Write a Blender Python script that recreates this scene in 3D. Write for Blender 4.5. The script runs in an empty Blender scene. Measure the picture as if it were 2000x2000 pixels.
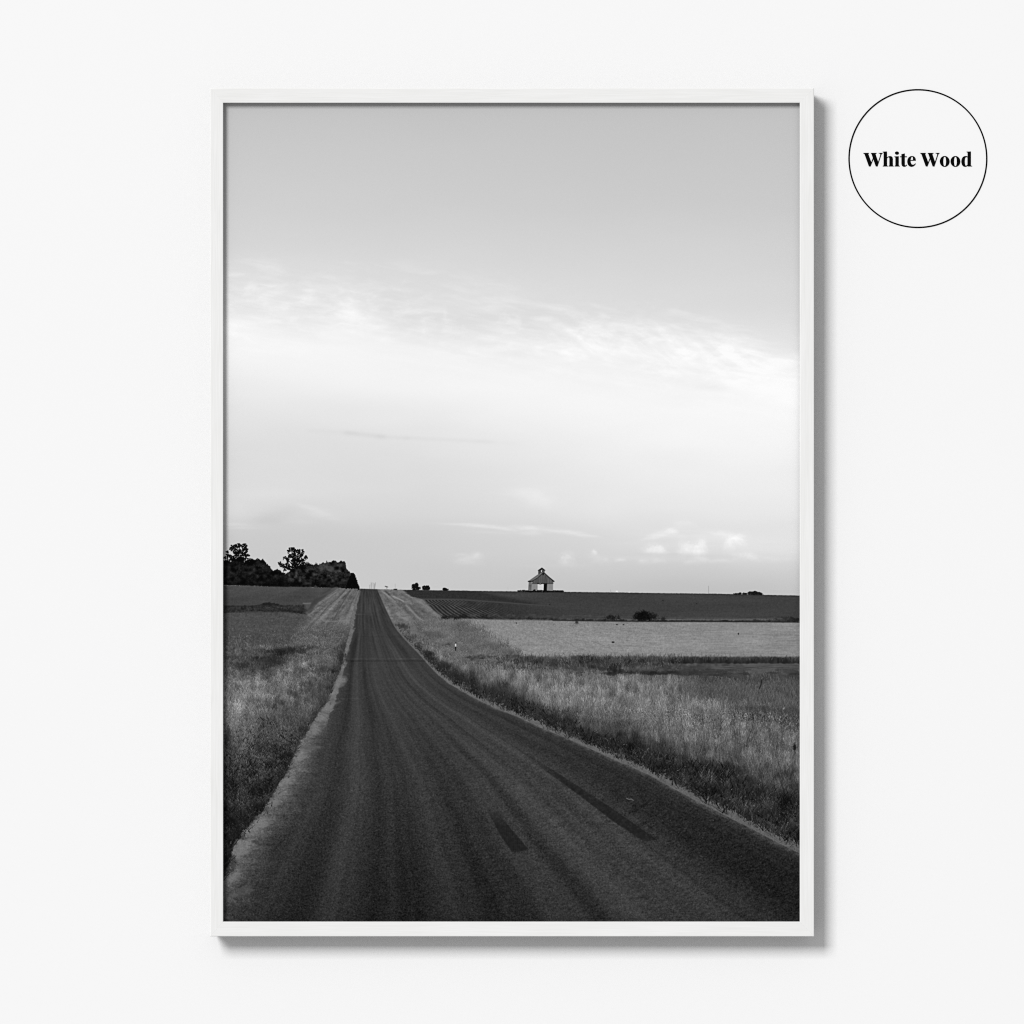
# A white wooden picture frame with a black-and-white landscape print, hanging on a white wall,
# with a round black line-and-lettering decal on the wall beside it.
# All lengths are metres; "px" below are the photograph's own 2000 px grid, 0.438 mm each.
import math
import numpy as np

# =====================================================================================
# 1. THE PRINT: the ink of the landscape poster, computed as a procedural tone map
# =====================================================================================
PX0, PX1, PY0, PY1 = 436, 1562, 201, 1800        # the sight opening of the frame, px
S = 2                                            # supersampling
W, H = (PX1 - PX0) * S, (PY1 - PY0) * S
F = np.float32


def paint_print():
    rng = np.random.default_rng(11)
    xs = (PX0 + (np.arange(W) + .5) / S).astype(F)
    ys = (PY0 + (np.arange(H) + .5) / S).astype(F)
    TAB = rng.random((256, 256)).astype(F) * 2 - 1

    def vn(x, y, seed=0):
        """value noise in -1..1 at arbitrary coordinates"""
        x = x + seed * 37.13
        y = y + seed * 91.7
        xf = np.floor(x); yf = np.floor(y)
        fx = (x - xf).astype(F); fy = (y - yf).astype(F)
        xi = xf.astype(np.int32) & 255; yi = yf.astype(np.int32) & 255
        fx = fx * fx * (3 - 2 * fx); fy = fy * fy * (3 - 2 * fy)
        x1 = (xi + 1) & 255; y1 = (yi + 1) & 255
        a = TAB[yi, xi]; b = TAB[yi, x1]; c = TAB[y1, xi]; d = TAB[y1, x1]
        a = a + (b - a) * fx
        c = c + (d - c) * fx
        return a + (c - a) * fy

    def fbm(x, y, seed=0, octv=4, gain=.5):
        t = 0; amp = 1; tot = 0
        for k in range(octv):
            t = t + amp * vn(x * 2 ** k, y * 2 ** k, seed + k * 3)
            tot += amp; amp *= gain
        return t / tot

    def ss(a, b, x):
        t = np.clip((x - a) / (b - a), 0, 1)
        return t * t * (3 - 2 * t)

    def blur(a, r):
        """two box passes, radius r working pixels"""
        for _ in range(2):
            for ax in (0, 1):
                p = np.pad(a, [(r + 1, r) if i == ax else (0, 0) for i in (0, 1)], mode='edge')
                c = np.cumsum(p, axis=ax, dtype=np.float64)
                n = a.shape[ax]
                hi = np.take(c, np.arange(2 * r + 1, 2 * r + 1 + n), axis=ax)
                lo = np.take(c, np.arange(0, n), axis=ax)
                a = ((hi - lo) / (2 * r + 1)).astype(F)
        return a

    def grid(cols, rows, vals, x, y):
        """bilinear (smooth) table lookup on arrays"""
        cols = np.array(cols, F); rows = np.array(rows, F); vals = np.array(vals, F)
        ci = np.interp(x, cols, np.arange(len(cols))).astype(F)
        ri = np.interp(y, rows, np.arange(len(rows))).astype(F)
        c0 = np.clip(ci.astype(int), 0, len(cols) - 2); r0 = np.clip(ri.astype(int), 0, len(rows) - 2)
        fc = ci - c0; fr = ri - r0
        return ((vals[r0, c0] * (1 - fc) + vals[r0, c0 + 1] * fc) * (1 - fr)
                + (vals[r0 + 1, c0] * (1 - fc) + vals[r0 + 1, c0 + 1] * fc) * fr)

    img = np.full((H, W), 70, F)

    def box(x0, x1, y0, y1):
        a = max(0, int((x0 - PX0) * S)); b = min(W, int((x1 - PX0) * S) + 1)
        c = max(0, int((y0 - PY0) * S)); d = min(H, int((y1 - PY0) * S) + 1)
        return slice(c, d), slice(a, b), xs[None, a:b], ys[c:d, None]

    def poly_mask(pts, pad=0):
        """coverage of a polygon with 3x3 sub-samples, on its bounding box"""
        P = np.array(pts, np.float64)
        sy, sx, X, Y = box(P[:, 0].min() - 1 - pad, P[:, 0].max() + 1 + pad, P[:, 1].min() - 1 - pad, P[:, 1].max() + 1 + pad)
        m = np.zeros((Y.shape[0], X.shape[1]), F)
        for ox in (-1 / 3, 0, 1 / 3):
            for oy in (-1 / 3, 0, 1 / 3):
                xx = X + ox / S; yy = Y + oy / S
                ins = np.zeros(m.shape, bool)
                for i in range(len(P)):
                    (ax, ay), (bx, by) = P[i - 1], P[i]
                    if ay == by:
                        continue
                    ins ^= ((ay > yy) != (by > yy)) & (xx < (bx - ax) * (yy - ay) / (by - ay) + ax)
                m += ins
        return sy, sx, X, Y, m / 9

    def poly(pts, tone, alpha=1, soft=0):
        sy, sx, X, Y, m = poly_mask(pts, soft * 3)
        if soft:
            m = blur(m, max(1, int(soft * S)))
        t = tone(X, Y) if callable(tone) else tone
        img[sy, sx] += (t - img[sy, sx]) * m * alpha

    def stroke(pts, w, tone, alpha=1, soft=.5):
        P = np.array(pts, np.float64)
        sy, sx, X, Y = box(P[:, 0].min() - w - 2, P[:, 0].max() + w + 2, P[:, 1].min() - w - 2, P[:, 1].max() + w + 2)
        d = np.full((Y.shape[0], X.shape[1]), 1e9, F)
        for i in range(len(P) - 1):
            (ax, ay), (bx, by) = P[i], P[i + 1]
            L = (bx - ax) ** 2 + (by - ay) ** 2 + 1e-9
            t = np.clip(((X - ax) * (bx - ax) + (Y - ay) * (by - ay)) / L, 0, 1)
            d = np.minimum(d, np.hypot(X - ax - t * (bx - ax), Y - ay - t * (by - ay)))
        m = 1 - ss(w / 2 - soft, w / 2 + soft, d)
        img[sy, sx] += (tone - img[sy, sx]) * m * alpha

    def blob(cx, cy, rx, ry, amp, ang=0, rag=0, seed=0):
        R = max(rx, ry) * 2.6
        sy, sx, X, Y = box(cx - R, cx + R, cy - R, cy + R)
        c, s = math.cos(math.radians(ang)), math.sin(math.radians(ang))
        u = ((X - cx) * c + (Y - cy) * s) / rx
        v = (-(X - cx) * s + (Y - cy) * c) / ry
        r = np.sqrt(u * u + v * v)
        if rag:
            r = r + rag * fbm(X / (rx * .5) + 0 * Y, Y / (ry * .6) + 0 * X, seed, 3)
        img[sy, sx] += amp * np.exp(-np.clip(r, 0, None) ** 2)

    # ------------------------------------------------------------------ sky
    sy, sx, X, Y = box(PX0, PX1, PY0, 1175)
    cols = [436, 560, 690, 820, 1000, 1180, 1360, 1500, 1562]
    rows = [201, 300, 400, 480, 530, 560, 600, 630, 650, 680, 700, 730, 760, 800, 840, 880, 920, 960, 1000, 1025, 1050, 1080, 1110, 1150]
    vals = [[196, 196, 196, 195, 195, 195, 195, 195, 195],
            [202, 202, 202, 201, 200, 199, 199, 199, 199],
            [208, 208, 207, 206, 205, 204, 203, 203, 203],
            [214, 214, 213, 213, 212, 211, 211, 210, 210],
            [224, 222, 220, 218, 216, 215, 214, 213, 213],
            [229, 226, 225, 222, 219, 218, 217, 216, 216],
            [234, 232, 232, 226, 222, 221, 220, 218, 218],
            [241, 236, 235, 227, 226, 226, 225, 222, 221],
            [247, 243, 241, 233, 232, 232, 229, 226, 224],
            [246, 246, 245, 242, 239, 239, 239, 234, 230],
            [244, 245, 245, 243, 242, 241, 242, 243, 242],
            [240, 243, 244, 244, 244, 243, 243, 249, 251],
            [234, 238, 241, 243, 246, 246, 244, 250, 252],
            [229, 230, 232, 236, 242, 246, 247, 249, 250],
            [225, 225, 226, 229, 236, 242, 246, 247, 247],
            [222, 222, 223, 225, 231, 239, 243, 244, 243],
            [220, 221, 221, 221, 227, 236, 239, 240, 240],
            [221, 221, 220, 219, 226, 234, 236, 237, 238],
            [217, 214, 214, 215, 221, 228, 232, 233, 234],
            [208, 206, 207, 209, 215, 221, 226, 228, 231],
            [203, 203, 204, 206, 211, 216, 222, 227, 230],
            [202, 202, 203, 205, 208, 212, 217, 222, 225],
            [201, 201, 202, 202, 203, 204, 206, 209, 212],
            [203, 203, 202, 201, 199, 196, 194, 195, 198]]
    # warp the table a little so that its rows never read as bands
    wx = X + 40 * vn(X / 160, Y / 60, 3); wy = Y + 9 * fbm(X / 140, Y / 40, 5, 3)
    sky = grid(cols, rows, vals, wx, wy)
    sky = blur(sky, 14)
    # wispy cirrus: noise stretched along the slope of the cloud bank
    a = math.radians(9.5)
    u = X * math.cos(a) + Y * math.sin(a); v = -X * math.sin(a) + Y * math.cos(a)
    warp = vn(u / 60, v / 22, 9) * 7
    w1 = fbm(u / 95, (v + warp) / 17, 21, 5, .55)
    w2 = fbm((u + 2 * v) / 60, (v - .3 * u + warp) / 42, 31, 4, .55)
    yc = np.interp(xs, [436, 700, 1000, 1300, 1562], [585, 590, 632, 672, 706])[None, :]
    band = np.exp(-((Y - yc) / np.where(Y < yc, 52, 70)) ** 2)
    w3 = fbm((u + 1.1 * v) / 85, (v - .55 * u) / 15, 37, 4, .55)
    fib = ss(1020, 1150, X + 0 * Y) * ss(1562, 1420, X + 0 * Y) * np.exp(-((Y - yc - 8) / 42) ** 2)
    tuft = fbm(X / 26 + warp * .1, Y / 13 + X * .004, 47, 4, .6)
    sky += band * np.clip(tuft - .02, -.12, 1) * 11 * ss(.35, -.25, fbm(X / 120, Y / 50, 49, 2) - .15)
    sky += band * (np.clip(w1, -.08, 1) * 9 + np.clip(w2, -.1, 1) * 8 + np.clip(fbm(u / 40, v / 6, 45, 4), -.1, 1) * 6) + fib * (np.clip(w3, -.3, 1) * 10 + 4)
    sky += 3.2 * np.exp(-((Y - yc - 60) / 55) ** 2) * fbm(u / 150, v / 12, 43, 4)
    hi = np.exp(-((Y - yc + 62) / 30) ** 2)
    sky += hi * np.clip(w1 - .05, 0, 1) * 10
    sky += 1.6 * np.exp(-((Y - 860) / 170) ** 2) * fbm(X / 150, Y / 34, 41, 3)
    img[sy, sx] = np.clip(sky, 0, 253.5)
    for b in [(690, 612, 22, 14, 10), (680, 594, 13, 15, 7), (716, 630, 26, 11, 6), (869, 622, 6, 17, 6), (858, 604, 18, 4, 4, 15),
              (456, 536, 18, 4, 9), (490, 558, 10, 8, 7), (524, 543, 24, 5, 5, 8), (600, 577, 15, 8, 5, -15), (555, 602, 20, 10, 5, -10),
              (448, 636, 18, 18, 4), (640, 540, 26, 5, 4, 12), (785, 567, 30, 3.5, 4, 9), (905, 585, 40, 4, 4, 14),
              (1290, 642, 11, 5, 8, 8), (1224, 667, 15, 14, 8), (1206, 634, 38, 4.5, 5, 8), (1160, 674, 20, 9, 6, 35), (1340, 690, 18, 7, 7, 12),
              (1366, 672, 14, 5, 7, 10), (1180, 616, 12, 4, 5, 20), (1312, 610, 12, 9, 4), (1424, 699, 34, 6, 5, 12), (1475, 690, 22, 5, 5, 12),
              (1258, 682, 14, 14, -6), (1345, 722, 40, 5, -4, 8), (1392, 756, 30, 7, -4), (1070, 600, 30, 4, 4, 10), (1420, 640, 20, 7, 3),
              (1040, 640, 40, 3, -3, 4), (1445, 690, 40, 3, -4, 10)]:
        b = list(b) + [0] * (6 - len(b))
        blob(*b[:6], rag=.35, seed=int(b[0]))
    # thin dark streak low on the left
    for (x0, y0, x1, y1, w, am) in [(600, 841, 700, 846, 4.5, -2.5), (672, 845, 752, 853, 5, -6.5), (735, 852, 800, 856, 4.5, -4.5), (790, 855, 960, 863, 4.5, -4), (930, 862, 1010, 866, 4, -1.5)]:
        n = 14
        for k in range(n):
            t = (k + .5) / n
            blob(x0 + (x1 - x0) * t, y0 + (y1 - y0) * t, abs(x1 - x0) / n * 1.1, w, am * .55, math.degrees(math.atan2(y1 - y0, x1 - x0)))
    # low clouds
    for b in [(462, 1003, 34, 22, 5, 0, .3), (455, 1024, 36, 3.5, 8, 2, .3), (470, 1031, 30, 2.5, 7, 0, .3), (548, 1002, 46, 11, -5, -14, .35),
              (530, 1018, 40, 8, -4, 0, .3), (600, 990, 26, 5, 6, 14, .4), (630, 1004, 30, 8, 8, 12, .4), (585, 1020, 30, 5, 3, 0, .4),
              (520, 965, 70, 12, 3, 0, .3),
              (890, 1024, 34, 2.4, 9, 2, .3), (940, 1027, 32, 4, 15, 4, .35), (985, 1033, 26, 3.5, 11, 9, .35), (1030, 1031, 30, 4.5, 15, 2, .4),
              (1038, 1041, 18, 5, 9, 0, .4), (1085, 1037, 30, 4, 11, 4, .4), (1125, 1042, 24, 4.5, 12, 10, .4), (1155, 1047, 16, 2.5, 8, 5, .3), (960, 1040, 46, 3, 4, 2, .4),
              (1050, 975, 34, 15, 8, 15, .3), (1020, 960, 40, 8, 4, 0, .4),
              (915, 1090, 26, 7, 9, -6, .5), (932, 1083, 9, 5, 9, 0, .4), (900, 1083, 14, 3, 7, 0, .4), (915, 1098, 18, 4, 5, 0, .5),
              (1107, 1086, 12, 8, 14, -12, .5), (1103, 1097, 8, 5, 9, 0, .5), (1161, 1078, 5, 4, 20, 15, .3), (1165, 1088, 14, 7, 7, 20, .5),
              (1183, 1093, 5, 4, 7, 0, .4), (1210, 1093, 9, 3, 8, 0, .4), (1125, 1105, 22, 4, 3, 0, .5),
              (1280, 1071, 16, 9, 17, 6, .5), (1265, 1073, 14, 5, 9, 0, .5), (1292, 1074, 9, 6, 9, 0, .4), (1348, 1070, 16, 11, 19, 0, .45), (1370, 1066, 9, 13, 20, 6, .4),
              (1356, 1077, 26, 4, 10, 0, .4), (1330, 1062, 7, 8, 9, 20, .4),
              (1290, 1044, 24, 6, 10, -12, .5), (1310, 1036, 10, 5, 12, 10, .4), (1268, 1052, 18, 4, 6, -10, .5), (1330, 1022, 20, 7, 4, 0, .4),
              (1400, 1050, 120, 9, 5, 4, .5), (1340, 1066, 150, 7, 4, 2, .5), (1290, 1092, 120, 5, 4, 3, .5), (1470, 1072, 70, 8, 4, 8, .5), (1425, 1058, 8, 12, 13, 12, .4), (1438, 1050, 14, 7, 15, -8, .5), (1415, 1044, 26, 6, 10, 10, .5), (1445, 1060, 8, 6, 8, 0, .5), (1465, 1085, 16, 6, 13, 16, .5),
              (1440, 1083, 14, 4, 8, 8, .5), (1500, 1090, 18, 4, 6, 6, .5), (1535, 1092, 18, 4, 5, 0, .5),
              (1255, 1095, 8, 4, 10, 0, .4), (1280, 1095, 16, 5, 8, 0, .5), (1345, 1098, 12, 4, 7, -15, .5), (1372, 1092, 10, 4, 7, 10, .5), (1408, 1094, 18, 3, 7, 0, .5),
              (1213, 1093, 10, 3, 7, -10, .4), (1300, 1082, 60, 2.2, -5, 0, .2), (1360, 1086, 50, 2.5, -5, 0, .2), (1060, 1105, 60, 3, 2, 0, .4)]:
        blob(*b[:4], b[4] * (.62 if b[0] > 1090 and b[1] > 1050 else .85), b[5], rag=b[6], seed=int(b[0] + b[1]))

    def puff(cx, cy, rx, ry, amp, seed):
        """a small heaped cloud: crisp knobbly top, flat faint base"""
        syp, sxp, Xp, Yp = box(cx - rx * 1.7, cx + rx * 1.7, cy - ry * 2.2, cy + ry * 1.2)
        Xq = Xp + 0 * Yp; Yq = Yp + 0 * Xp
        topy = cy - ry * (1 - ((Xq - cx) / (rx * 1.15)) ** 2) * (1 + .45 * vn(Xq / (rx * .22), Yq / (ry * .8), seed)) - ry * .25 * vn(Xq / 3.2, Yq / 3, seed + 1)
        m = ss(-2.2, 2.2, Yq - topy) * ss(ry * .95, -ry * .1, Yq - cy - .2 * ry * vn(Xq / 8, 0 * Xq, seed + 2))
        m = m * np.clip(.72 + .45 * fbm(Xq / 5, Yq / 4, seed + 3, 3), 0, 1.1) * ss(1.5, .7, np.abs(Xq - cx) / rx)
        img[syp, sxp] += .52 * amp * m
    for k, c in enumerate([(1281, 1076, 18, 11, 15), (1268, 1078, 12, 6, 8), (1296, 1079, 12, 7, 9), (1348, 1079, 22, 17, 13), (1369, 1079, 14, 24, 12), (1334, 1076, 12, 9, 7),
                           (1437, 1062, 22, 13, 9), (1424, 1072, 11, 20, 7), (1300, 1046, 34, 9, 7), (1312, 1038, 14, 7, 8), (1456, 1092, 26, 9, 8), (1108, 1098, 16, 14, 9), (1161, 1080, 6, 6, 12),
                           (1175, 1098, 20, 8, 5), (915, 1100, 30, 12, 5), (934, 1088, 10, 7, 6), (1212, 1096, 12, 5, 7), (1258, 1099, 12, 7, 7), (1288, 1098, 16, 6, 5), (1352, 1100, 16, 7, 5),
                           (1376, 1096, 14, 7, 6), (1410, 1097, 20, 5, 6), (1505, 1096, 24, 8, 4), (1340, 1030, 26, 12, 4)]):
        puff(*c, 500 + 7 * k)

    # ------------------------------------------------------------------ ground, base tones
    GY = 1130
    sy, sx, X, Y = box(PX0, PX1, GY, PY1)
    X2 = X + 0 * Y; Y2 = Y + 0 * X
    g = img[sy, sx]
    hx = [436, 560, 660, 704, 736, 800, 980, 1130, 1280, 1400, 1562]
    hy = [1143.5, 1146, 1148.5, 1150, 1151, 1152.5, 1155, 1156.5, 1158.5, 1160, 1163.5]
    hor = np.interp(xs[sx], hx, hy)[None, :]
    ground = ss(-.6, .6, Y - hor - .35 * vn(X2 / 2.5, X2 * 0, 2))
    fine = rng.standard_normal(g.shape).astype(F)
    fine1 = blur(fine, 1) * 4.2                      # ~1 px grain, about unit variance
    fine2 = blur(rng.standard_normal(g.shape).astype(F), 2) * 9
    streak = vn(X2 / 13, Y2 / 1.4, 51) + .7 * vn(X2 / 5, Y2 / 1.1, 52)

    def lay(mask, tone):
        g[...] = g + (tone - g) * mask

    lay(ground, 74 + 2 * streak)
    # right: the far dark field and its crop rows
    far = 63 + 3 * vn(X2 / 120, Y2 / 9, 61) + 1.8 * streak + 2.2 * fine1
    far += 6 * np.exp(-((Y - hor - 9) / 5) ** 2) * ss(880, 960, X2) * ss(1130, 1000, X2)
    far -= 12 * np.exp(-((Y - hor - .8) / 1.2) ** 2)
    mright = ss(-4, 4, X2 - np.interp(ys[sy], [1150, 1165, 1171, 1180, 1192, 1204, 1212], [786, 803, 826, 836, 846, 864, 874])[:, None])
    lay(ground * mright * ss(1216, 1213, Y2), far)
    q = (X2 - 760 + 2.5 * vn(Y2 / 7, X2 / 90, 62)) / (Y2 - 1113)
    trk = np.interp(xs[sx], [800, 828, 900, 1000, 1080], [1168.5, 1170.5, 1171.5, 1178, 1184])[None, :]
    rowp = .5 + .5 * np.cos(2 * math.pi * q / .107)
    lower = ss(-.6, .8, Y2 - trk - 1) * mright * ss(1100, 940, X2 - (Y2 - 1180) * 2.2) * ss(1212, 1208, Y2)
    lay(ground * lower, 38 + 40 * rowp ** 1.6 * ss(1045, 900, X2) * (1 + .4 * vn(X2 / 9, Y2 / 5, 63)) + 14 * ss(930, 1050, X2) + 3 * fine1)
    q2 = (X2 - 735) / (Y2 - 1118)
    upb = X2 - np.interp(ys[sy], [1152, 1157, 1165, 1172, 1178], [900, 935, 975, 1010, 1040])[:, None]
    upper = ss(.5, -.5, Y2 - trk + .5) * mright * ss(24, -14, upb)
    lay(ground * upper, 47 + 8 * np.cos(2 * math.pi * q2 / .105) * ss(905, 850, X2) + 2.5 * fine1 + 2 * streak)
    lay(ground * .8 * np.exp(-((Y2 - trk) / .9) ** 2) * mright * ss(1150, 1000, X2), 74)
    lay(ground * .45 * np.exp(-((Y2 - trk + 1.5) / 1) ** 2) * mright * ss(1080, 900, X2), 74)
    # right: the pale stubble field
    etop = np.interp(xs[sx], [880, 980, 1130, 1280, 1400, 1562], [1208.5, 1210.5, 1213, 1215, 1215, 1216])[None, :]
    eleft = np.interp(ys[sy], [1208, 1214, 1222, 1232, 1246, 1258, 1268, 1285], [893, 903, 917, 932, 950, 966, 985, 1012])[:, None]
    stub = 135 + 4 * np.sin((Y2 - 1216) / 64 * 3.4 - .6) + 3.5 * streak * ss(900, 1300, X2) + 2.5 * streak \
        + (6 - 2.5 * ss(1150, 1450, X2)) * fine1 + 1.6 * fine2 + 4 * vn(X2 / 60, Y2 / 6, 66) + 3 * vn(X2 / 26, Y2 / 1.1, 68) + 5 * fbm(X2 / 90, Y2 / 16, 69, 3)
    stub += 4 * np.cos(2 * math.pi * ((X2 - 800) / (Y2 - 1150)) / .09) * ss(960, 930, X2) * ss(1232, 1226, Y2)
    mst = ss(-1.2, 1.2, Y2 - etop) * ss(-46, 26, X2 - eleft + 22 * fbm(X2 / 16, Y2 / 4, 67, 4)) * ss(1288, 1280, Y2)
    lay(mst, stub)
    # right: grass between road and stubble
    mid = 100 + 9 * np.exp(-((X2 - eleft) / 50) ** 2) + 11 * fbm(X2 / 30, Y2 / 9, 70, 4) + 4 * fine1 + 1.5 * fine2
    lay(ground * (1 - mst) * ss(1206, 1212, Y2) * ss(720, 760, X2), mid)
    # left: far field, ditch, nearer field
    fl = 75 - 7 * ss(1146, 1172, Y2) + 2 * streak + 2.5 * fine1 + 3 * vn((X2 - 640) / (Y2 - 1120) * 2.4, Y2 / 60, 71) + 2 * vn(X2 / 40, Y2 / 4, 72)
    lay(ground * ss(655, 640, X2 + (Y2 - 1150) * 1.2), fl)
    f2 = 77 + 5 * fbm(X2 / 40, Y2 / 7, 73, 3) + 3 * streak + 4.5 * fine1 + 2 * fine2 - 6 * np.exp(-((Y2 - 1250) / 12) ** 2)
    lay(ss(1196, 1199, Y2) * ss(615, 600, X2 + (Y2 - 1200) * .5), f2)
    # the mown verge on the left
    lx = np.interp(ys[sy], [1148, 1156, 1170, 1184, 1196, 1206, 1226, 1262], [654, 644, 628, 612, 601, 600, 590, 572])[:, None]
    qv = (X2 - 716) / (Y2 - 1118)
    mow = 106 + 20 * vn(qv * 16, Y2 / 26, 76) + 17 * fbm(X2 / 8, Y2 / 3.5, 77, 4) + 5 * fine1
    lay(ground * ss(-4, 4, X2 - lx - 2 * vn(Y2 / 4, X2 / 5, 78)) * ss(1245, 1205, Y2) * ss(712, 700, X2), mow)
    # the mown verge on the right
    qr = (X2 - 722) / (Y2 - 1118)
    mor = 101 + 22 * vn(qr * 10, Y2 / 24, 79) + 19 * fbm(X2 / 9, Y2 / 3.5, 80, 4) + 5 * fine1
    rx = np.interp(ys[sy], [1150, 1152, 1165, 1171, 1180, 1192, 1204, 1212], [760, 785, 801, 826, 835, 845, 862, 870])[:, None]
    lay(ground * ss(4, -3, X2 - rx + 2 * vn(Y2 / 3, X2 / 9, 81)) * ss(734, 738, X2) * ss(1222, 1206, Y2), mor)

    stroke([(600, 1200), (580, 1238), (566, 1262)], 7, 90, .35, 5)
    for pts, w, t, al in [([(673, 1154), (660, 1168), (641, 1184), (624, 1204)], 1.5, 62, .8), ([(684, 1154), (672, 1172), (661, 1192), (653, 1208)], 1.5, 62, .85),
                          ([(661, 1155), (640, 1172), (622, 1190)], 1.2, 84, .7), ([(694, 1156), (686, 1172), (683, 1190)], 1.2, 88, .5),
                          ([(625, 1204), (632, 1213), (648, 1214), (676, 1212)], 2.5, 128, .7),
                          ([(652, 1149), (634, 1162), (618, 1174), (608, 1186), (604, 1194)], 8, 58, .6), ([(656, 1149), (640, 1158), (622, 1166)], 3, 82, .7),
                          ([(746, 1155), (758, 1164), (772, 1175)], 2, 148, .8), ([(769, 1165), (779, 1170), (788, 1174.5)], 2.4, 160, .9),
                          ([(793, 1182), (803, 1192), (814, 1204), (824, 1212)], 3, 140, .7), ([(775, 1198), (783, 1206), (796, 1210)], 4, 134, .7),
                          ([(762, 1166), (772, 1178), (780, 1188)], 3, 122, .6), ([(798, 1180), (812, 1196), (824, 1206)], 2.5, 84, .6),
                          ([(752, 1155), (760, 1161)], 2.2, 60, .7), ([(824, 1188), (836, 1200), (850, 1206)], 2, 88, .6),
                          ([(812, 1170), (822, 1171), (830, 1177)], 1.6, 120, .5)]:
        stroke(pts, w * 1.1, t, al * .8, 1.2)
    # culvert head beside the verge
    poly([(590, 1179), (608, 1177), (604, 1187), (597, 1192), (590, 1188)], 88, .6, .5)
    poly([(591, 1177.5), (608, 1177), (606, 1179.6), (592, 1180.5)], 112, .75, .7)
    poly([(590, 1181), (593.5, 1180), (593, 1187), (590, 1187)], 40, .8, .4)
    # left ditch
    gtop = np.interp(xs[sx], [436, 490, 512, 525, 540, 560, 594, 600], [1183, 1183, 1179.5, 1176, 1180, 1183, 1181, 1181])[None, :]
    gbot = np.interp(xs[sx], [436, 500, 560, 598], [1197, 1194.5, 1195.5, 1200.5])[None, :]
    md = ss(-1, 1, Y2 - gtop + 1.5 * vn(X2 / 2.5, Y2 / 2, 83)) * ss(1.2, -1.2, Y2 - gbot + 1.2 * vn(X2 / 3, Y2 / 2, 84)) * ss(602, 588, X2 + 5 * vn(Y2 / 2.2, X2 / 4, 86))
    lay(md, 47 + 13 * fbm(X2 / 6, Y2 / 3, 85, 3) + 6 * fine1)
    lay(md * .55 * np.exp(-((Y2 - gbot + 3) / 2.2) ** 2) * ss(520, 560, X2), 24)
    lay(md * .6 * ss(1185, 1180, Y2) * ss(495, 512, X2) * ss(550, 538, X2), 25)
    lay(.55 * np.exp(-((Y2 - 1184) / 1.1) ** 2) * ss(520, 480, X2), 32)

    # ------------------------------------------------------------------ the road
    lpts = [(1149, 704.5), (1160, 702), (1170, 700), (1200, 693.5), (1240, 688), (1260, 682), (1297, 672), (1330, 666), (1370, 655), (1400, 643), (1426, 632),
            (1460, 613), (1503, 598), (1555, 575), (1607, 546), (1659, 512), (1710, 482), (1762, 452), (1800, 424)]
    gpts = [(1149, 703.5), (1170, 696.5), (1200, 687), (1240, 681), (1262, 676), (1297, 668), (1309, 666), (1330, 656.5), (1371, 641), (1392, 624), (1419, 606),
            (1452, 586), (1503, 564), (1540, 541), (1560, 527), (1586, 513), (1612, 488), (1646, 459), (1674, 449), (1710, 438), (1750, 420), (1800, 400)]
    rpts = [(1150, 736), (1172, 745.5), (1191, 754), (1218, 767), (1232, 776), (1253, 794.5), (1270, 811.5), (1284, 824), (1303, 841), (1319.5, 857), (1336, 878), (1350.5, 903),
            (1365, 928), (1384, 969), (1400, 1010), (1423, 1059), (1444, 1110), (1467, 1162), (1490.5, 1214), (1512, 1264), (1540, 1314), (1568, 1366), (1594, 1418),
            (1620, 1470), (1648, 1522), (1667, 1562), (1730, 1690), (1800, 1832)]
    xl = np.interp(ys[sy], *zip(*lpts))[:, None]; xg = np.interp(ys[sy], *zip(*gpts))[:, None]; xr = np.interp(ys[sy], *zip(*rpts))[:, None]
    near = ss(1180, 1640, Y2)                        # 0 far .. 1 near
    U = (X2 - xl) / (xr - xl)
    D = 1 / (Y2 - 1096)                              # grows with distance
    base = np.interp(ys[sy], [1150, 1175, 1200, 1250, 1290, 1350, 1450, 1550, 1650, 1740, 1800], [56, 60, 60, 58, 61, 60, 58, 54, 49, 44, 41])[:, None]
    tone = base + 0 * X2
    for c, w, am in [(.085, .030, -11), (.165, .03, 4), (.225, .024, -12), (.30, .05, 3), (.40, .018, -6), (.47, .03, 4), (.535, .016, -6), (.58, .02, 5), (.625, .016, -5),
                     (.70, .03, 5), (.78, .03, -3), (.87, .05, -8), (.95, .03, -4), (.34, .012, 3), (.50, .010, 3), (.66, .01, 3)]:
        wob = .006 * vn(D * 900 + c * 40, 0 * D, 90)
        tone = tone + am * np.exp(-((U - c - wob) / w) ** 2) * (.65 + .35 * vn(D * 500, c * 60 + 0 * U, 91))
    tone = tone + 7.5 * vn(U * 34, D * 420, 92) + 3 * vn(U * 80, D * 300, 93) * ss(1180, 1330, Y2)
    tone += 5 * fbm(U * 7, D * 900, 94, 3)
    # aggregate: fine grain, coarser and stronger near the viewer
    a1 = rng.standard_normal(g.shape).astype(F)
    tone += (blur(a1, 1) * 4.2) * (1.5 + 5 * near)
    wr = math.radians(-28)
    wu = X2 * math.cos(wr) + Y2 * math.sin(wr); wv = -X2 * math.sin(wr) + Y2 * math.cos(wr)
    tone += 4 * near * near * vn(wu / 7, wv / 2.4, 95) * (.4 + ss(.35, .65, U)) + 3 * near * vn(X2 / 6, Y2 / 1.4, 96) + 2.5 * near * near * vn(X2 / 2.6, Y2 / 2, 97)
    tone += near * (11 * np.exp(-((U - .62) / .10) ** 2) - 6 * np.exp(-((U - .30) / .07) ** 2) - 7 * ss(.74, .84, U) + 4 * np.exp(-((U - .16) / .05) ** 2)) + 0 * near
    tone += 3.5 * vn(U * 150, D * 160, 109) * ss(1180, 1300, Y2)
    spark = np.clip(blur(rng.standard_normal(g.shape).astype(F), 1) * 4.2 - 2.1, 0, None)
    tone += 16 * near * spark
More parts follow.
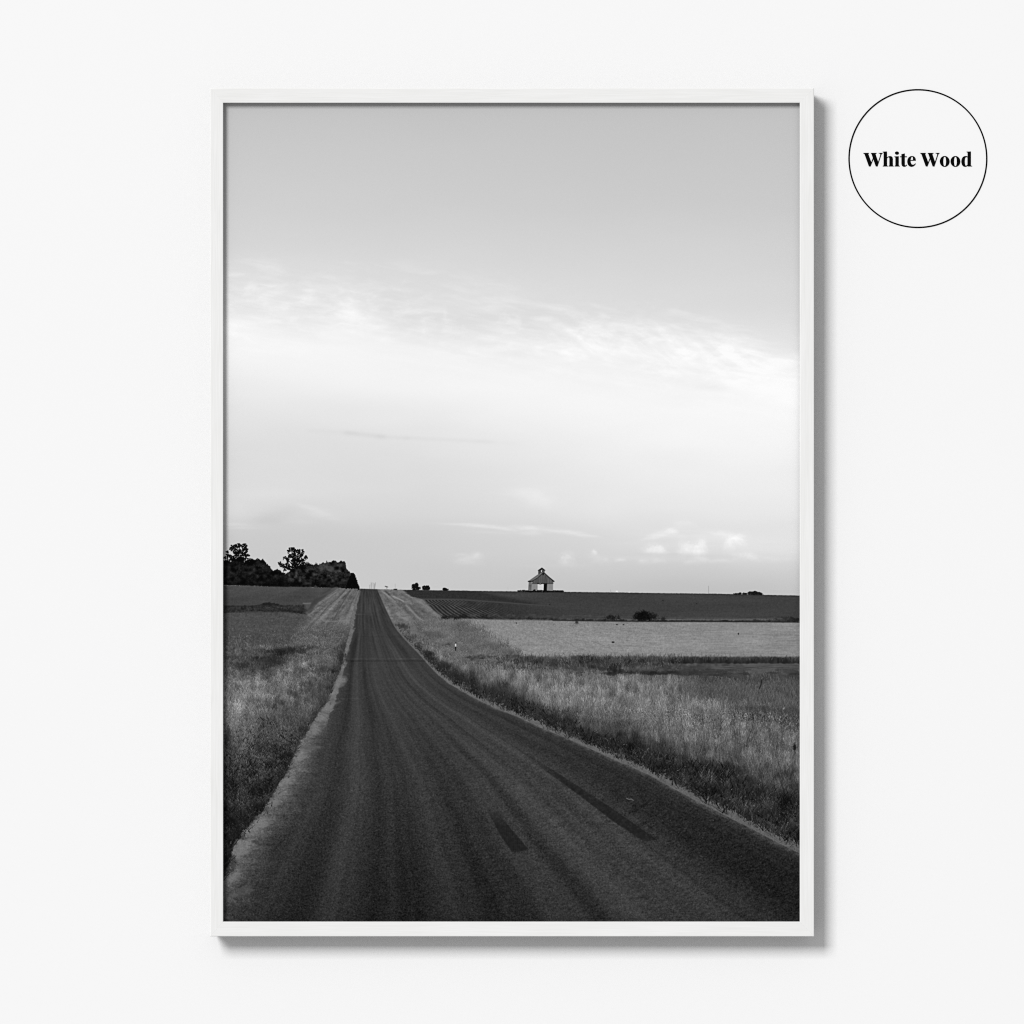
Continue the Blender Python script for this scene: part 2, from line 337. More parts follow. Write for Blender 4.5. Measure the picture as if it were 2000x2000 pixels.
    tone += (1.5 + 3 * near) * vn(X2 / 11 + Y2 * .22, Y2 / (1 + 1.1 * near), 113) * ss(.18, .4, U) * ss(.98, .8, U)
    # seams across the road
    for yy, am, x0, x1, w in [(1287.2, 9, 672, 826, .9), (1291.4, -11, 676, 842, 1.3), (1200.3, 12, 690, 716, .8), (1365, 9, 662, 705, 1), (1244, -4, 700, 790, 1.5)]:
        tone += am * (1 + .6 * vn(X2 / 14, 0 * X2, 108)) * np.exp(-((Y2 - yy - .7 * vn(X2 / 20, 0 * X2, 98)) / w) ** 2) * ss(x0 - 8, x0 + 8, X2) * ss(x1 + 6, x1 - 8, X2)
    jag = vn(Y2 / 3.5, X2 / 30, 99) + .7 * vn(Y2 / 9, X2 / 60, 100) + .6 * vn(Y2 / 1.3, X2 / 7, 105)
    mroad = ss(-.8, .8, X2 - xg + jag * (.7 + 6 * near)) * ss(-.8, .8, Y2 - hor) * ss(.8, -.8, X2 - xr)
    lay(mroad, tone)
    # the gravel shoulder at the left edge
    mg = mroad * ss(1, -.55, (X2 - xl - jag * (1 + 3 * near)) / 1.8) * ss(1149, 1158, Y2)
    wg = np.interp(ys[sy], [1380, 1460, 1520, 1600, 1700, 1800], [44, 58, 76, 100, 116, 120])[:, None]
    tg = (X2 - xg + 8 * near * jag) / wg + .16 * fbm(X2 / 22, Y2 / 14, 106, 3)
    mg2 = mroad * (.78 * (1 - ss(.05, 1, tg)) ** 1.15 + .22 * (1 - ss(.0, .45, tg)))
    mg = mg + (mg2 - mg) * ss(1385, 1440, Y2)
    mg = mg * np.clip(.90 + .35 * fbm(X2 / (3 + 5 * near), Y2 / (4 + 2 * near), 110, 3), 0, 1.1)
    gt = np.interp(ys[sy], [1150, 1200, 1300, 1420, 1560, 1640, 1720, 1800], [116, 116, 110, 118, 118, 120, 106, 82])[:, None]
    lay(mg * .92, gt + 7 * fbm(X2 / 22, Y2 / 12, 101, 3) + (blur(a1, 1) * 4.2) * (3 + 6 * near) + 12 * near * spark)
    for pts, t in [([(583, 1463), (600, 1455), (633, 1459), (615, 1463), (596, 1472)], 108), ([(658, 1318), (676, 1321), (679.5, 1328), (672, 1340), (646, 1352)], 114),
                   ([(638, 1376), (669, 1369), (655, 1377), (633, 1388)], 110), ([(667, 1277), (680, 1263), (683.5, 1270), (675, 1279)], 118),
                   ([(681, 1241), (690.5, 1231), (688, 1238), (680, 1244)], 112), ([(446, 1752), (480, 1727), (498, 1739), (470, 1752)], 92)]:
        poly(pts, lambda X_, Y_, t=t: t - 6 + 9 * vn(X_ / 4 + 0 * Y_, Y_ / 2.5 + 0 * X_, 107), .5, 1.3)
    for k, (x0, y0, rx_, ry_) in enumerate([(664, 1331, 10, 13), (650, 1356, 8, 7), (628, 1402, 10, 9), (672, 1300, 4, 8), (690, 1232, 3, 5), (676, 1269, 5, 4), (640, 1382, 12, 8), (615, 1428, 12, 14), (586, 1478, 16, 12), (562, 1526, 14, 14), (536, 1568, 16, 10), (510, 1612, 18, 14), (474, 1658, 20, 18), (455, 1715, 14, 14)]):
        sg, xg_, Xa, Ya = box(x0 - 2 * rx_, x0 + 2 * rx_, y0 - 2 * ry_, y0 + 2 * ry_)
        Xa = Xa + 0 * Ya; Ya = Ya + 0 * Xa
        rr = np.hypot((Xa - x0 + (Ya - y0) * .55) / rx_, (Ya - y0) / ry_) + .7 * fbm(Xa / 6, Ya / 3, 600 + k, 4)
        img[sg, xg_] += (122 + 14 * vn(Xa / 1.6, Ya / 1.2, 620 + k) - img[sg, xg_]) * ss(1.25, .3, rr) * .75 * (img[sg, xg_] > 44)
    # the pale line of dust at the right edge
    wr_ = np.interp(ys[sy], [1150, 1260, 1300, 1440, 1520, 1600, 1667], [.8, 1.6, 3.5, 6.5, 9, 14, 17])[:, None]
    yr = np.interp(xs[sx], [p[1] for p in rpts], [p[0] for p in rpts])[None, :]
    drv = yr - Y2                                     # height above the right road edge
    wv_ = np.interp(xs[sx], [736, 812, 900, 1110, 1264, 1418, 1562], [1.6, 2.6, 4.2, 7, 9, 14, 17])[None, :]
    mdust = np.exp(-(((drv - wv_ * .45 + .6 * wv_ * fbm(X2 / 12, Y2 / 5, 103, 4)) / (wv_ * .78)) ** 2)) * ss(742, 775, X2)
    dt = np.interp(xs[sx], [750, 850, 1000, 1264, 1562], [100, 106, 100, 96, 92])[None, :]
    lay(mdust * .82, dt + (blur(a1, 1) * 4.2) * (3 + 5 * near) + 8 * fbm(X2 / 18, Y2 / 6, 104, 3))

    # skid marks with a tread pattern
    sk1 = [(945, 1571), (957, 1571), (1032, 1659), (1016, 1664), (1000, 1664.5), (978, 1633)]
    def tread(Xa, Ya):
        p = (Xa - 950) - (Ya - 1572) * .82
        return 29 + 8 * ss(.1, .9, np.sin(p * 1.45) * np.cos((Ya + Xa * .2) * 1.25)) - 3 * (p > 9)
    syk, sxk, Xk, Yk, mk = poly_mask(sk1, 4)
    mk = blur(mk, 1) * ss(1566, 1625, Yk)
    img[syk, sxk] += (tread(Xk, Yk) - img[syk, sxk]) * mk * (.82 + .18 * vn(Xk / 4 + 0 * Yk, Yk / 3 + 0 * Xk, 111))
    sk2 = [(1028, 1478), (1042, 1480), (1120, 1530), (1200, 1582), (1284, 1641), (1258, 1643.5), (1200, 1606), (1140, 1560)]
    syk, sxk, Xk, Yk, mk = poly_mask(sk2, 5)
    mk = blur(mk, 1) * ss(1470, 1530, Yk)
    img[syk, sxk] += (30 + 2.5 * vn(Xk / 3, Yk / 2) - img[syk, sxk]) * mk * (.74 + .22 * vn(Xk / 5 + 0 * Yk, Yk / 4 + 0 * Xk, 112))
    stroke([(1224, 1559.5), (1229, 1562), (1233, 1561), (1237, 1563.5)], 1.8, 120, .8, .8)

    # ------------------------------------------------------------------ grass blades
    def scatter(n, xr_, yr_, accept, tone_fn, len_fn, wid_fn, lean, var, seed, root=.72):
        r = np.random.default_rng(seed)
        bx = r.uniform(*xr_, n); by = r.uniform(*yr_, n)
        k = accept(bx, by) > r.random(n)
        bx, by = bx[k], by[k]
        o = np.argsort(by); bx, by = bx[o].astype(F), by[o].astype(F)
        n = len(bx)
        L = len_fn(bx, by) * r.uniform(.55, 1.35, n); wd = wid_fn(by)
        tn = tone_fn(bx, by) * (1 + var(by) * r.standard_normal(n))
        ln = r.normal(0, lean, n) + .12 * vn(bx / 22, by / 22, 120)
        cv = r.normal(0, lean * .7, n)
        K = int(max(6, L.max() * S * 1.15))
        t = np.linspace(0, 1, K, dtype=F)[None, :]
        px = bx[:, None] + L[:, None] * (ln[:, None] * t + cv[:, None] * t * t)
        py = by[:, None] - L[:, None] * t
        tt = np.clip(tn[:, None] * (root + (1.16 - root) * t), 3, 190)
        ix = np.floor((px - PX0) * S).astype(np.int32); iy = np.floor((py - PY0) * S).astype(np.int32)
        for dx in (0, 1, 2):
            keep = np.broadcast_to((wd * S * (1 - 0 * by))[:, None], ix.shape) * (1.15 - .7 * t) > dx
            xx = ix + dx
            ok = keep & (xx >= 0) & (xx < W) & (iy >= 0) & (iy < H)
            img[iy[ok], xx[ok]] = tt[ok]

    def yroad(x):
        return np.interp(x, [p[1] for p in rpts], [p[0] for p in rpts])

    def xgrav(y):
        return np.interp(y, *zip(*gpts))

    tcols = [736, 800, 850, 900, 1000, 1162, 1367, 1562]
    tvals = [4, 9, 26, 36, 38, 36, 74, 122]
    def top_r(x):
        return np.interp(x, [740, 790, 860, 930, 1010, 1100, 1200, 1290, 1400, 1562], [1215, 1218, 1262, 1290, 1296, 1302, 1309, 1316, 1319, 1320])

    def tone_r(x, y):
        d = (yroad(x) - y)
        s = d / np.interp(x, tcols, tvals)
        s = s + .34 * fbm(x / 34, y / 20, 131, 3) + .34 * fbm(x / 11, y / 9, 132, 3)
        t = np.interp(s, [0, .1, .25, .6, .85, 1.15, 1.6, 2.4, 5], [68, 60, 46, 44, 60, 94, 114, 119, 105])
        t = t * (1 + .40 * fbm(x / 16, y / 12, 133, 4) + .15 * vn(x / 3.5, y / 30, 134))
        # duller stand behind, with a dark hollow
        bk = ss(1290, 1380, x) * ss(1398, 1378, y - (x - 1440) * .14)
        t = t + (79 * (1 + .14 * fbm(x / 20, y / 9, 135, 2)) - t) * bk * .85
        hol = ss(1400, 1470, x) * np.exp(-((y - 1398 - (x - 1440) * .10) / 10) ** 2)
        t = t * (1 - .42 * hol)
        t = t * (1 - .18 * np.exp(-((y - top_r(x) - 6) / 10) ** 2))
        return t

    def acc_r(x, y):
        return ss(0, 2 + 13 * near1(y), yroad(x) - y - .6 * np.interp(x, [736, 900, 1264, 1562], [1, 3, 9, 20]) - 9 * near1(y) * (fbm(x / 14, y / 6, 137, 3))) * ss(-4, 16, y - top_r(x) + 7 * fbm(x / 16, y / 7, 140, 3)) * (.35 + .65 * ss(1215, 1300, y))

    def near1(y):
        return ss(1200, 1560, y)
    scatter(150000, (748, 1575), (1212, 1650), acc_r, tone_r, lambda x, y: (2.5 + 30 * near1(y)) * (.3 + .7 * ss(2, 26, yroad(x) - y)), lambda y: .5 + .75 * near1(y), .18, lambda y: .10 + .12 * near1(y), 201)

    scatter(26000, (770, 1020), (1205, 1292), lambda x, y: ss(-34, 22, np.interp(y, [1208, 1222, 1246, 1268, 1285], [896, 920, 955, 992, 1040]) + 14 * fbm(x / 9, y / 5, 138, 3) - x) * ss(-2, 10, x - np.interp(y, [1205, 1232, 1258, 1292], [800, 812, 850, 900])) * ss(1203, 1222, y) * .7,
            lambda x, y: 101 * (1 + .26 * fbm(x / 22, y / 8, 139, 4)), lambda x, y: 2.5 + 2.5 * ss(1210, 1290, y), lambda y: .5 + 0 * y, .25, lambda y: .09 + 0 * y, 204, .85)
    lc = [436, 480, 520, 560, 600, 640, 672]
    lr = [1200, 1240, 1262, 1275, 1290, 1302, 1330, 1360, 1390, 1420, 1460, 1500, 1540, 1580, 1620, 1690]
    lv = [[80, 80, 82, 85, 108, 114, 112], [82, 82, 84, 94, 108, 106, 98], [98, 98, 94, 96, 108, 106, 86], [92, 86, 62, 58, 84, 102, 70],
          [88, 76, 58, 64, 104, 112, 68], [94, 68, 66, 96, 114, 98, 66], [104, 102, 104, 110, 94, 74, 62], [112, 112, 110, 98, 80, 74, 64],
          [128, 118, 92, 84, 78, 74, 60], [106, 88, 76, 74, 68, 64, 56], [78, 84, 78, 74, 62, 56, 50], [74, 74, 70, 60, 52, 50, 50],
          [60, 66, 58, 52, 46, 46, 46], [56, 58, 50, 46, 44, 44, 44], [46, 44, 42, 40, 40, 40, 40], [38, 38, 38, 38, 38, 38, 38]]
    def tone_l(x, y):
        t = grid(lc, lr, lv, x + 10 * vn(x / 12, y / 12, 141), y + 9 * vn(x / 14, y / 10, 143))
        t = 1.08 * t * (1 + .34 * fbm(x / 16, y / 9, 145, 4) + .16 * vn(x / 4, y / 26, 146))
        e = xgrav(y) - x                              # darker at the foot of the bank
        return t * (1 - .16 * np.exp(-(e / (4 + 16 * near1(y))) ** 2))

    def acc_l(x, y):
        return ss(-1, 2, xgrav(y) - x - 5 * near1(y) * vn(y / 3, x / 9, 147) - 2) * ss(1222, 1300, y + 16 * fbm(x / 22, y / 8, 149, 3)) 
    scatter(56000, (428, 690), (1222, 1730), acc_l, tone_l, lambda x, y: 2 + 16 * near1(y), lambda y: .5 + .7 * near1(y), .32, lambda y: .10 + .13 * near1(y), 202)
    # upper fringe of finer grass on the left, around the verge
    scatter(9000, (560, 690), (1212, 1268), lambda x, y: ss(0, 3, xgrav(y) - x - 1) * ss(0, 24, x - 575 + (y - 1212) * .4) * .55 * ss(1210, 1250, y + 10 * vn(x / 9, y / 5, 152)),
            lambda x, y: grid(lc, lr, lv, x, y) * (1 + .16 * fbm(x / 9, y / 5, 151, 3)), lambda x, y: 3 + 0 * x, lambda y: .5 + 0 * y, .2, lambda y: .10 + 0 * y, 203)
    # bent pale stalks on the left bank
    r = np.random.default_rng(5)
    for k in range(34):
        x0 = r.uniform(440, 500); y0 = r.uniform(1440, 1500); h = r.uniform(18, 46)
        le = r.uniform(.2, .75)
        stroke([(x0, y0), (x0 + h * le * .35, y0 - h * .55), (x0 + h * le, y0 - h * .95)], r.uniform(.8, 1.3), r.uniform(92, 128), r.uniform(.4, .75), .5)
    # broad-leaved weeds: dark and light flecks near both road edges
    def flecks(n, xr_, yr_, ok, lo, hi, rad, seed):
        r = np.random.default_rng(seed)
        bx = r.uniform(*xr_, n); by = r.uniform(*yr_, n)
        k = ok(bx, by) > r.random(n); bx, by = bx[k], by[k]
        o = np.argsort(by); bx, by = bx[o], by[o]
        rr = rad(by) * r.uniform(.5, 1.3, len(bx)); tn = r.uniform(lo, hi, len(bx)) * (1 + .3 * vn(bx.astype(F) / 14, by.astype(F) / 10, 161))
        for dx in range(-4, 5):
            for dy in range(-3, 4):
                inn = (dx * dx + 1.8 * dy * dy) <= (rr * S) ** 2
                ix = ((bx - PX0) * S).astype(int) + dx; iy = ((by - PY0) * S).astype(int) + dy
                o2 = inn & (ix >= 0) & (ix < W) & (iy >= 0) & (iy < H)
                img[iy[o2], ix[o2]] = tn[o2]
    def ok_dark_r(x, y):
        s = (yroad(x) - y) / np.interp(x, tcols, tvals) + .25 * fbm(x.astype(F) / 30, y.astype(F) / 16, 131, 2)
        return ss(.10, .3, s) * ss(1.1, .7, s) * ss(1300, 1420, y)
    scatter(26000, (860, 1575), (1310, 1655), lambda x, y: ok_dark_r(x, y) * .8, lambda x, y: 47 * np.clip(1 + 1.15 * fbm(x / 20, y / 15, 181, 4), .25, 2), lambda x, y: 4 + 13 * ss(1380, 1600, y), lambda y: .7 + .8 * ss(1380, 1600, y), .5, lambda y: .30 + 0 * y, 206, .5)
    flecks(1500, (860, 1562), (1300, 1650), ok_dark_r, 12, 84, lambda y: .8 + 1.3 * ss(1380, 1560, y), 301)
    flecks(380, (860, 1562), (1300, 1650), ok_dark_r, 70, 120, lambda y: .5 + .4 * ss(1380, 1560, y), 302)
    def ok_dark_l(x, y):
        e = xgrav(y) - x
        return ss(2, 8, e) * ss(170, 20, e) * ss(1400, 1480, y + 40 * vn(x.astype(F) / 30, y.astype(F) / 20, 165)) * .9
    scatter(15000, (428, 650), (1400, 1740), ok_dark_l, lambda x, y: 48 * np.clip(1 + 1.05 * fbm(x / 18, y / 13, 183, 4), .25, 2), lambda x, y: 3 + 7 * ss(1400, 1600, y), lambda y: .7 + .6 * ss(1400, 1600, y), .6, lambda y: .30 + 0 * y, 207, .5)
    flecks(1000, (436, 640), (1400, 1730), ok_dark_l, 16, 76, lambda y: .7 + .8 * ss(1420, 1560, y), 303)
    flecks(260, (436, 640), (1400, 1730), ok_dark_l, 74, 118, lambda y: .5 + .3 * ss(1420, 1560, y), 304)
    # low creeping grass over the dust line, near right
    scatter(60000, (900, 1575), (1340, 1690), lambda x, y: ss(-4, 4, yroad(x) - y + 2) * ss(8 + 44 * ss(1380, 1600, y), 3, yroad(x) - y) * ss(-2, 16 * ss(1380, 1600, y) + 2, yroad(x) - y) * .7 * ss(-.5, .5, fbm(x / 12, y / 6, 171, 3)),
            lambda x, y: 62 + 15 * np.exp(-(yroad(x) - y) / 9) + 15 * vn(x / 9, y / 5, 173), lambda x, y: 2 + 4 * ss(1380, 1600, y), lambda y: .7 + 0 * y, .9, lambda y: .2 + 0 * y, 205)

    # dark hollows in the left grass
    def clump(cx, cy, rx_, ry_, t, al, seed):
        sy_, sx_, Xa, Ya = box(cx - rx_ * 2, cx + rx_ * 2, cy - ry_ * 2.2, cy + ry_ * 2.2)
        Xb = Xa + 0 * Ya; Yb = Ya + 0 * Xa
        rr = np.hypot((Xa - cx) / rx_, (Ya - cy) / ry_) + .55 * fbm(Xb / (rx_ * .3 + 1), Yb / (ry_ * .5 + 1), seed, 2) + .45 * vn(Xb / 1.5, Yb / 1.9, seed + 2)
        m = ss(1.3, .3, rr) * al
        img[sy_, sx_] += (t + 7 * vn(Xa / 2 + 0 * Ya, Ya / 2 + 0 * Xa, seed + 1) - img[sy_, sx_]) * m
    for c in [(565, 1271, 46, 6, 34, .75, 1), (550, 1275, 18, 5, 26, .7, 2), (598, 1264, 26, 4, 48, .6, 3), (520, 1288, 34, 7, 36, .6, 4), (545, 1294, 20, 5, 36, .6, 5),
              (470, 1300, 22, 8, 38, .7, 6), (500, 1286, 12, 4, 30, .6, 7), (455, 1284, 14, 5, 48, .5, 8), (475, 1272, 10, 3, 46, .4, 9), (624, 1308, 34, 8, 48, .5, 10),
              (650, 1311, 8, 4, 26, .8, 11), (600, 1338, 16, 9, 44, .5, 12), (575, 1354, 12, 8, 42, .5, 13), (540, 1366, 8, 9, 44, .5, 14), (536, 1380, 6, 7, 36, .6, 15), (552, 1372, 8, 5, 40, .5, 16),
              (668, 1285, 9, 15, 40, .7, 17), (671, 1262, 6, 9, 44, .6, 18), (662, 1292, 8, 9, 38, .6, 19), (562, 1476, 14, 8, 22, .6, 20), (592, 1426, 12, 10, 26, .55, 21), (514, 1458, 10, 8, 34, .5, 22),
              (444, 1440, 8, 22, 30, .6, 23), (500, 1580, 30, 10, 24, .4, 24), (470, 1604, 26, 10, 18, .5, 25), (455, 1630, 20, 12, 18, .5, 26), (520, 1540, 22, 7, 26, .4, 27), (446, 1690, 14, 20, 20, .5, 28),
              (610, 1236, 10, 2.5, 72, .5, 29), (630, 1240, 12, 4, 66, .5, 30),
              # right side
              (782, 1222, 10, 5, 44, .7, 40), (792, 1226, 8, 7, 44, .6, 41), (806, 1245, 8, 7, 50, .6, 42), (818, 1262, 8, 6, 44, .6, 43), (840, 1283, 12, 9, 32, .7, 44), (836, 1276, 8, 6, 30, .6, 45),
              (866, 1300, 18, 9, 36, .55, 46), (890, 1318, 20, 9, 36, .5, 47), (876, 1258, 6, 2.5, 56, .6, 48), (850, 1236, 14, 2.5, 80, .5, 49), (936, 1285, 30, 4, 62, .4, 50),
              (1552, 1458, 4, 7, 16, .8, 51)]:
        clump(*c)
    # the ditch line in front of the stubble: rank dark growth first
    syk, sxk, Xk, Yk = box(960, 1562, 1274, 1326)
    Xk = Xk + 0 * Yk; Yk = Yk + 0 * Xk
    dtop = np.interp(Xk, [960, 1010, 1100, 1330, 1562], [1288, 1286, 1284, 1285, 1298]) + 5 * fbm(Xk / 9, Yk / 9, 191, 3)
    dbot = np.interp(Xk, [960, 1010, 1100, 1200, 1330, 1562], [1290, 1294, 1304, 1314, 1318, 1318]) + 5 * fbm(Xk / 14, Yk / 8, 192, 3)
    m = ss(-3, 3, Yk - dtop) * ss(4, -4, Yk - dbot) * ss(960, 1010, Xk)
    img[syk, sxk] += (60 * (1 + .42 * fbm(Xk / 7, Yk / 5, 193, 4)) + 12 * ss(1360, 1420, Xk) - img[syk, sxk]) * m * np.clip(.62 + .6 * fbm(Xk / 26, Yk / 7, 194, 3), .15, .9)
    for x0, x1, y0, y1, n, lo, hi, rx_, ry_ in [(915, 1012, 1280, 1288, 26, 44, 70, 6, 2.5), (1005, 1060, 1284, 1296, 26, 26, 60, 6, 4), (1080, 1180, 1288, 1306, 34, 36, 70, 9, 5),
                                               (1130, 1170, 1283, 1292, 14, 24, 42, 9, 4), (1180, 1320, 1284, 1300, 50, 40, 72, 10, 5), (1170, 1330, 1312, 1317, 30, 28, 50, 10, 3), (1320, 1562, 1308, 1320, 50, 44, 72, 18, 3.5),
                                               (1188, 1214, 1297, 1312, 16, 22, 44, 6, 5), (1225, 1262, 1290, 1300, 10, 26, 44, 6, 5)]:
        r = np.random.default_rng(int(x0 * 3 + y0))
        for k in range(n):
            clump(r.uniform(x0, x1), r.uniform(y0, y1), rx_ * r.uniform(.5, 1.2), ry_ * r.uniform(.6, 1.2), r.uniform(lo, hi), .7, int(r.integers(1000)))
    for k, (x0, x1, yb, t) in enumerate([(1310, 1562, 1296, 44)]):
        syk, sxk, Xk, Yk = box(x0 - 20, x1, 1276, 1302)
        top = 1283.5 + 1.6 * vn(Xk / 3, 0 * Xk, 181) - 3 * ss(1420, 1330, Xk) * np.clip(vn(Xk / 2.2, 0 * Xk, 182), 0, 1)
        m = ss(-1.2, 1.2, Yk - top) * ss(1.6, -1.6, Yk - yb - 1.2 * vn(Xk / 6, 0 * Xk, 183)) * ss(x0 - 14, x0 + 10, Xk)
        t2 = np.interp(ys[syk], [1282, 1287, 1296], [66, 44, 36])[:, None] + 9 * vn(Xk / 3.4, Yk / 9, 184) + 10 * vn(Xk / 14, Yk / 14, 185)
        img[syk, sxk] += (np.clip(t2, 14, 90) - img[syk, sxk]) * m
        syk, sxk, Xk, Yk = box(1340, 1562, 1296, 1316)
        m = np.exp(-((Yk - 1303 - 2 * vn(Xk / 40, 0 * Xk, 186)) / 4.5) ** 2) * ss(1340, 1440, Xk)
        img[syk, sxk] += (74 + 20 * vn(Xk / 22, Yk / 1.1, 187) + 5 * vn(Xk / 3, Yk / 2, 188) - img[syk, sxk]) * m * .8
    # blades standing in front of the hollows and along the ditch
    scatter(1800, (428, 680), (1262, 1345), lambda x, y: ss(1, 5, xgrav(y) - x) * .8, lambda x, y: .92 * tone_l(x, y), lambda x, y: 4 + 4 * near1(y), lambda y: .5 + 0 * y, .3, lambda y: .2 + 0 * y, 208, .8)
    scatter(2200, (930, 1575), (1284, 1308), lambda x, y: .8 * ss(930, 1000, x) * np.where(x > 1330, 0, 1), lambda x, y: 76 * (1 + .6 * fbm(x / 14, y / 6, 195, 3)), lambda x, y: 4 + 3 * np.exp(-((x - 1150) / 200) ** 2),
            lambda y: .5 + 0 * y, .3, lambda y: .24 + 0 * y, 209, .75)
    # tufts leaning out over the left road edge
    scatter(3200, (428, 690), (1215, 1730), lambda x, y: np.exp(-((x - xgrav(y) - 1 - 4 * near1(y)) / (1.5 + 6 * near1(y))) ** 2) * ss(-.25, .5, fbm(x / 14, y / 8, 197, 3)), lambda x, y: 66 + 20 * vn(x / 9, y / 6, 198),
            lambda x, y: 2 + 7 * near1(y), lambda y: .6 + .4 * near1(y), .9, lambda y: .3 + 0 * y, 210, .7)
    # grass heads standing against the stubble
    r = np.random.default_rng(8)
    for k in range(420):
        x0 = r.uniform(1000, 1562); y0 = 1288 + r.normal(0, 2); h = r.uniform(4, 12) * (1 if x0 < 1400 else .6)
        dx = r.normal(0, .22) * h
        stroke([(x0, y0), (x0 + dx * .4, y0 - h * .6), (x0 + dx, y0 - h)], r.uniform(.7, 1.1), r.uniform(48, 104), r.uniform(.35, .7), .4)
    # hedge line under the crop field
    r = np.random.default_rng(9)
    for k in range(260):
        x0 = r.uniform(866, 1562); yb = np.interp(x0, [866, 980, 1130, 1280, 1400, 1562], [1206, 1208.5, 1211.5, 1213.5, 1213.5, 1214])
        hh = r.uniform(1, 4.5) * (1.25 if x0 < 1000 else 1) * np.interp(x0, [866, 1100, 1300, 1440, 1520, 1562], [1, .9, .8, .6, 1.2, 1.7])
        clump(x0, yb - hh * .45, r.uniform(2.5, 7), max(1.1, hh * .6), r.uniform(26, 66), .62, int(r.integers(900)))
    for k in range(150):
        x0 = r.uniform(900, 1340); yb = np.interp(x0, [900, 980, 1130, 1340], [1204, 1206, 1208, 1209])
        clump(x0, yb - r.uniform(0, 6), r.uniform(2, 6), r.uniform(1.2, 3), r.uniform(52, 84), .45, int(r.integers(900)))
    stroke([(1080, 1211.5), (1180, 1213), (1280, 1213.6), (1330, 1213.6), (1420, 1214), (1562, 1215)], 2.2, 24, .7, .8)
    stroke([(1100, 1203), (1130, 1202.5), (1160, 1204), (1300, 1206), (1440, 1206)], 1.6, 84, .35, .8)
    for c in [(1253, 1203, 15, 8, 12, 1, 61), (1268, 1205, 14, 7, 16, .95, 62), (1248, 1206, 12, 7, 16, .95, 63), (1258, 1199, 10, 5, 12, 1, 64), (1261, 1208, 18, 4.5, 16, 1, 73), (1278, 1202, 6, 5, 24, .8, 66), (1197, 1206, 12, 5, 22, .9, 65),
              (1295, 1208, 6, 5, 30, .8, 67), (868, 1207, 6, 3, 26, .9, 68), (905, 1203, 8, 4, 28, .8, 69), (945, 1203, 7, 4, 30, .8, 70), (892, 1208, 6, 3, 24, .8, 71), (1545, 1210, 18, 5, 26, .7, 72)]:
        clump(*c)
    # wheelings and scratches in the stubble
    r = np.random.default_rng(17)
    for k in range(170):
        x0 = r.uniform(960, 1562); y0 = r.uniform(1220, 1278)
        if y0 > np.interp(x0, [930, 1010, 1100], [1228, 1270, 1280]):
            continue
        sl = np.interp(x0, [960, 1200, 1400], [.5, .16, .02]) * r.uniform(.6, 1.2); L_ = r.uniform(8, 44) * np.interp(x0, [960, 1300, 1562], [.6, 1, 2.2])
        stroke([(x0, y0), (x0 + L_, y0 + L_ * sl)], r.uniform(.7, 1.3), r.choice([104, 112, 166]), r.uniform(.12, .42), .6)
    # specks lying on the fields
    for x0, y0, rx_, ry_, t in [(1126.5, 1215.5, 3.2, 2.8, 48), (1197.5, 1254.5, 3, 1.6, 24), (1205, 1220, 2.2, 1.1, 46), (1218, 1220, 1.8, 1.1, 46), (1442.5, 1238, 1.5, 2, 40), (1295, 1173, 1.4, 1.4, 36),
                                (1361, 1179, 1.4, 1.2, 36), (1008.5, 1217, 1.1, 1.6, 40), (1073.5, 1181, 1.6, 1.2, 40), (1047, 1197, 1.2, 1, 44), (1208, 1202, 1.2, 1, 34)]:
        sy_, sx_, Xa, Ya = box(x0 - 6, x0 + 6, y0 - 6, y0 + 6)
        m = ss(1.3, .6, np.hypot((Xa - x0) / rx_, (Ya - y0) / ry_))
        img[sy_, sx_] += (t - img[sy_, sx_]) * m * .9
    stroke([(1122, 1218.5), (1126, 1219.5), (1131, 1218)], 1, 60, .6)
    stroke([(1155, 1252), (1168, 1257), (1182, 1262)], 1.2, 104, .6, .7)
    # bent stalk, a pale flower head
    stroke([(1488, 1328), (1487.5, 1334), (1486, 1340), (1483.5, 1345)], 1.7, 22, .85, .6)
    stroke([(1530, 1385), (1532, 1383)], 2.4, 150, .8, .8)
    stroke([(1529, 1388), (1530, 1391)], 1.6, 118, .6, .8)
    stroke([(979, 1376), (983, 1375)], 1.6, 130, .7, .6)
    # roadside marker post
    stroke([(889.6, 1264), (889.8, 1270.5)], 1.8, 18, .9, .5)
    poly([(888.2, 1255.2), (891.3, 1255), (891.4, 1257.2), (888, 1257.4)], 12, .95)
    poly([(888.5, 1257.3), (891, 1257.1), (890.8, 1263.2), (888.7, 1263.4)], 226, 1, .3)
    poly([(888.6, 1263.6), (891, 1263.5), (890.9, 1266.4), (888.8, 1266.4)], 14)

    # ------------------------------------------------------------------ trees against the sky
    def leaves(pts_x, pts_y, rad, tones, seed, squash=1.):
        r = np.random.default_rng(seed)
        n = len(pts_x)
        rr = rad * r.uniform(.55, 1.3, n) * S
        tn = tones
        M = int(rad * 1.3 * S) + 1
        for dx in range(-M, M + 1):
            for dy in range(-M, M + 1):
                inn = dx * dx + dy * dy / squash <= rr * rr
                ix = ((pts_x - PX0) * S).astype(int) + dx; iy = ((pts_y - PY0) * S).astype(int) + dy
                o2 = inn & (ix >= 0) & (ix < W) & (iy >= 0) & (iy < H)
                img[iy[o2], ix[o2]] = tn[o2]

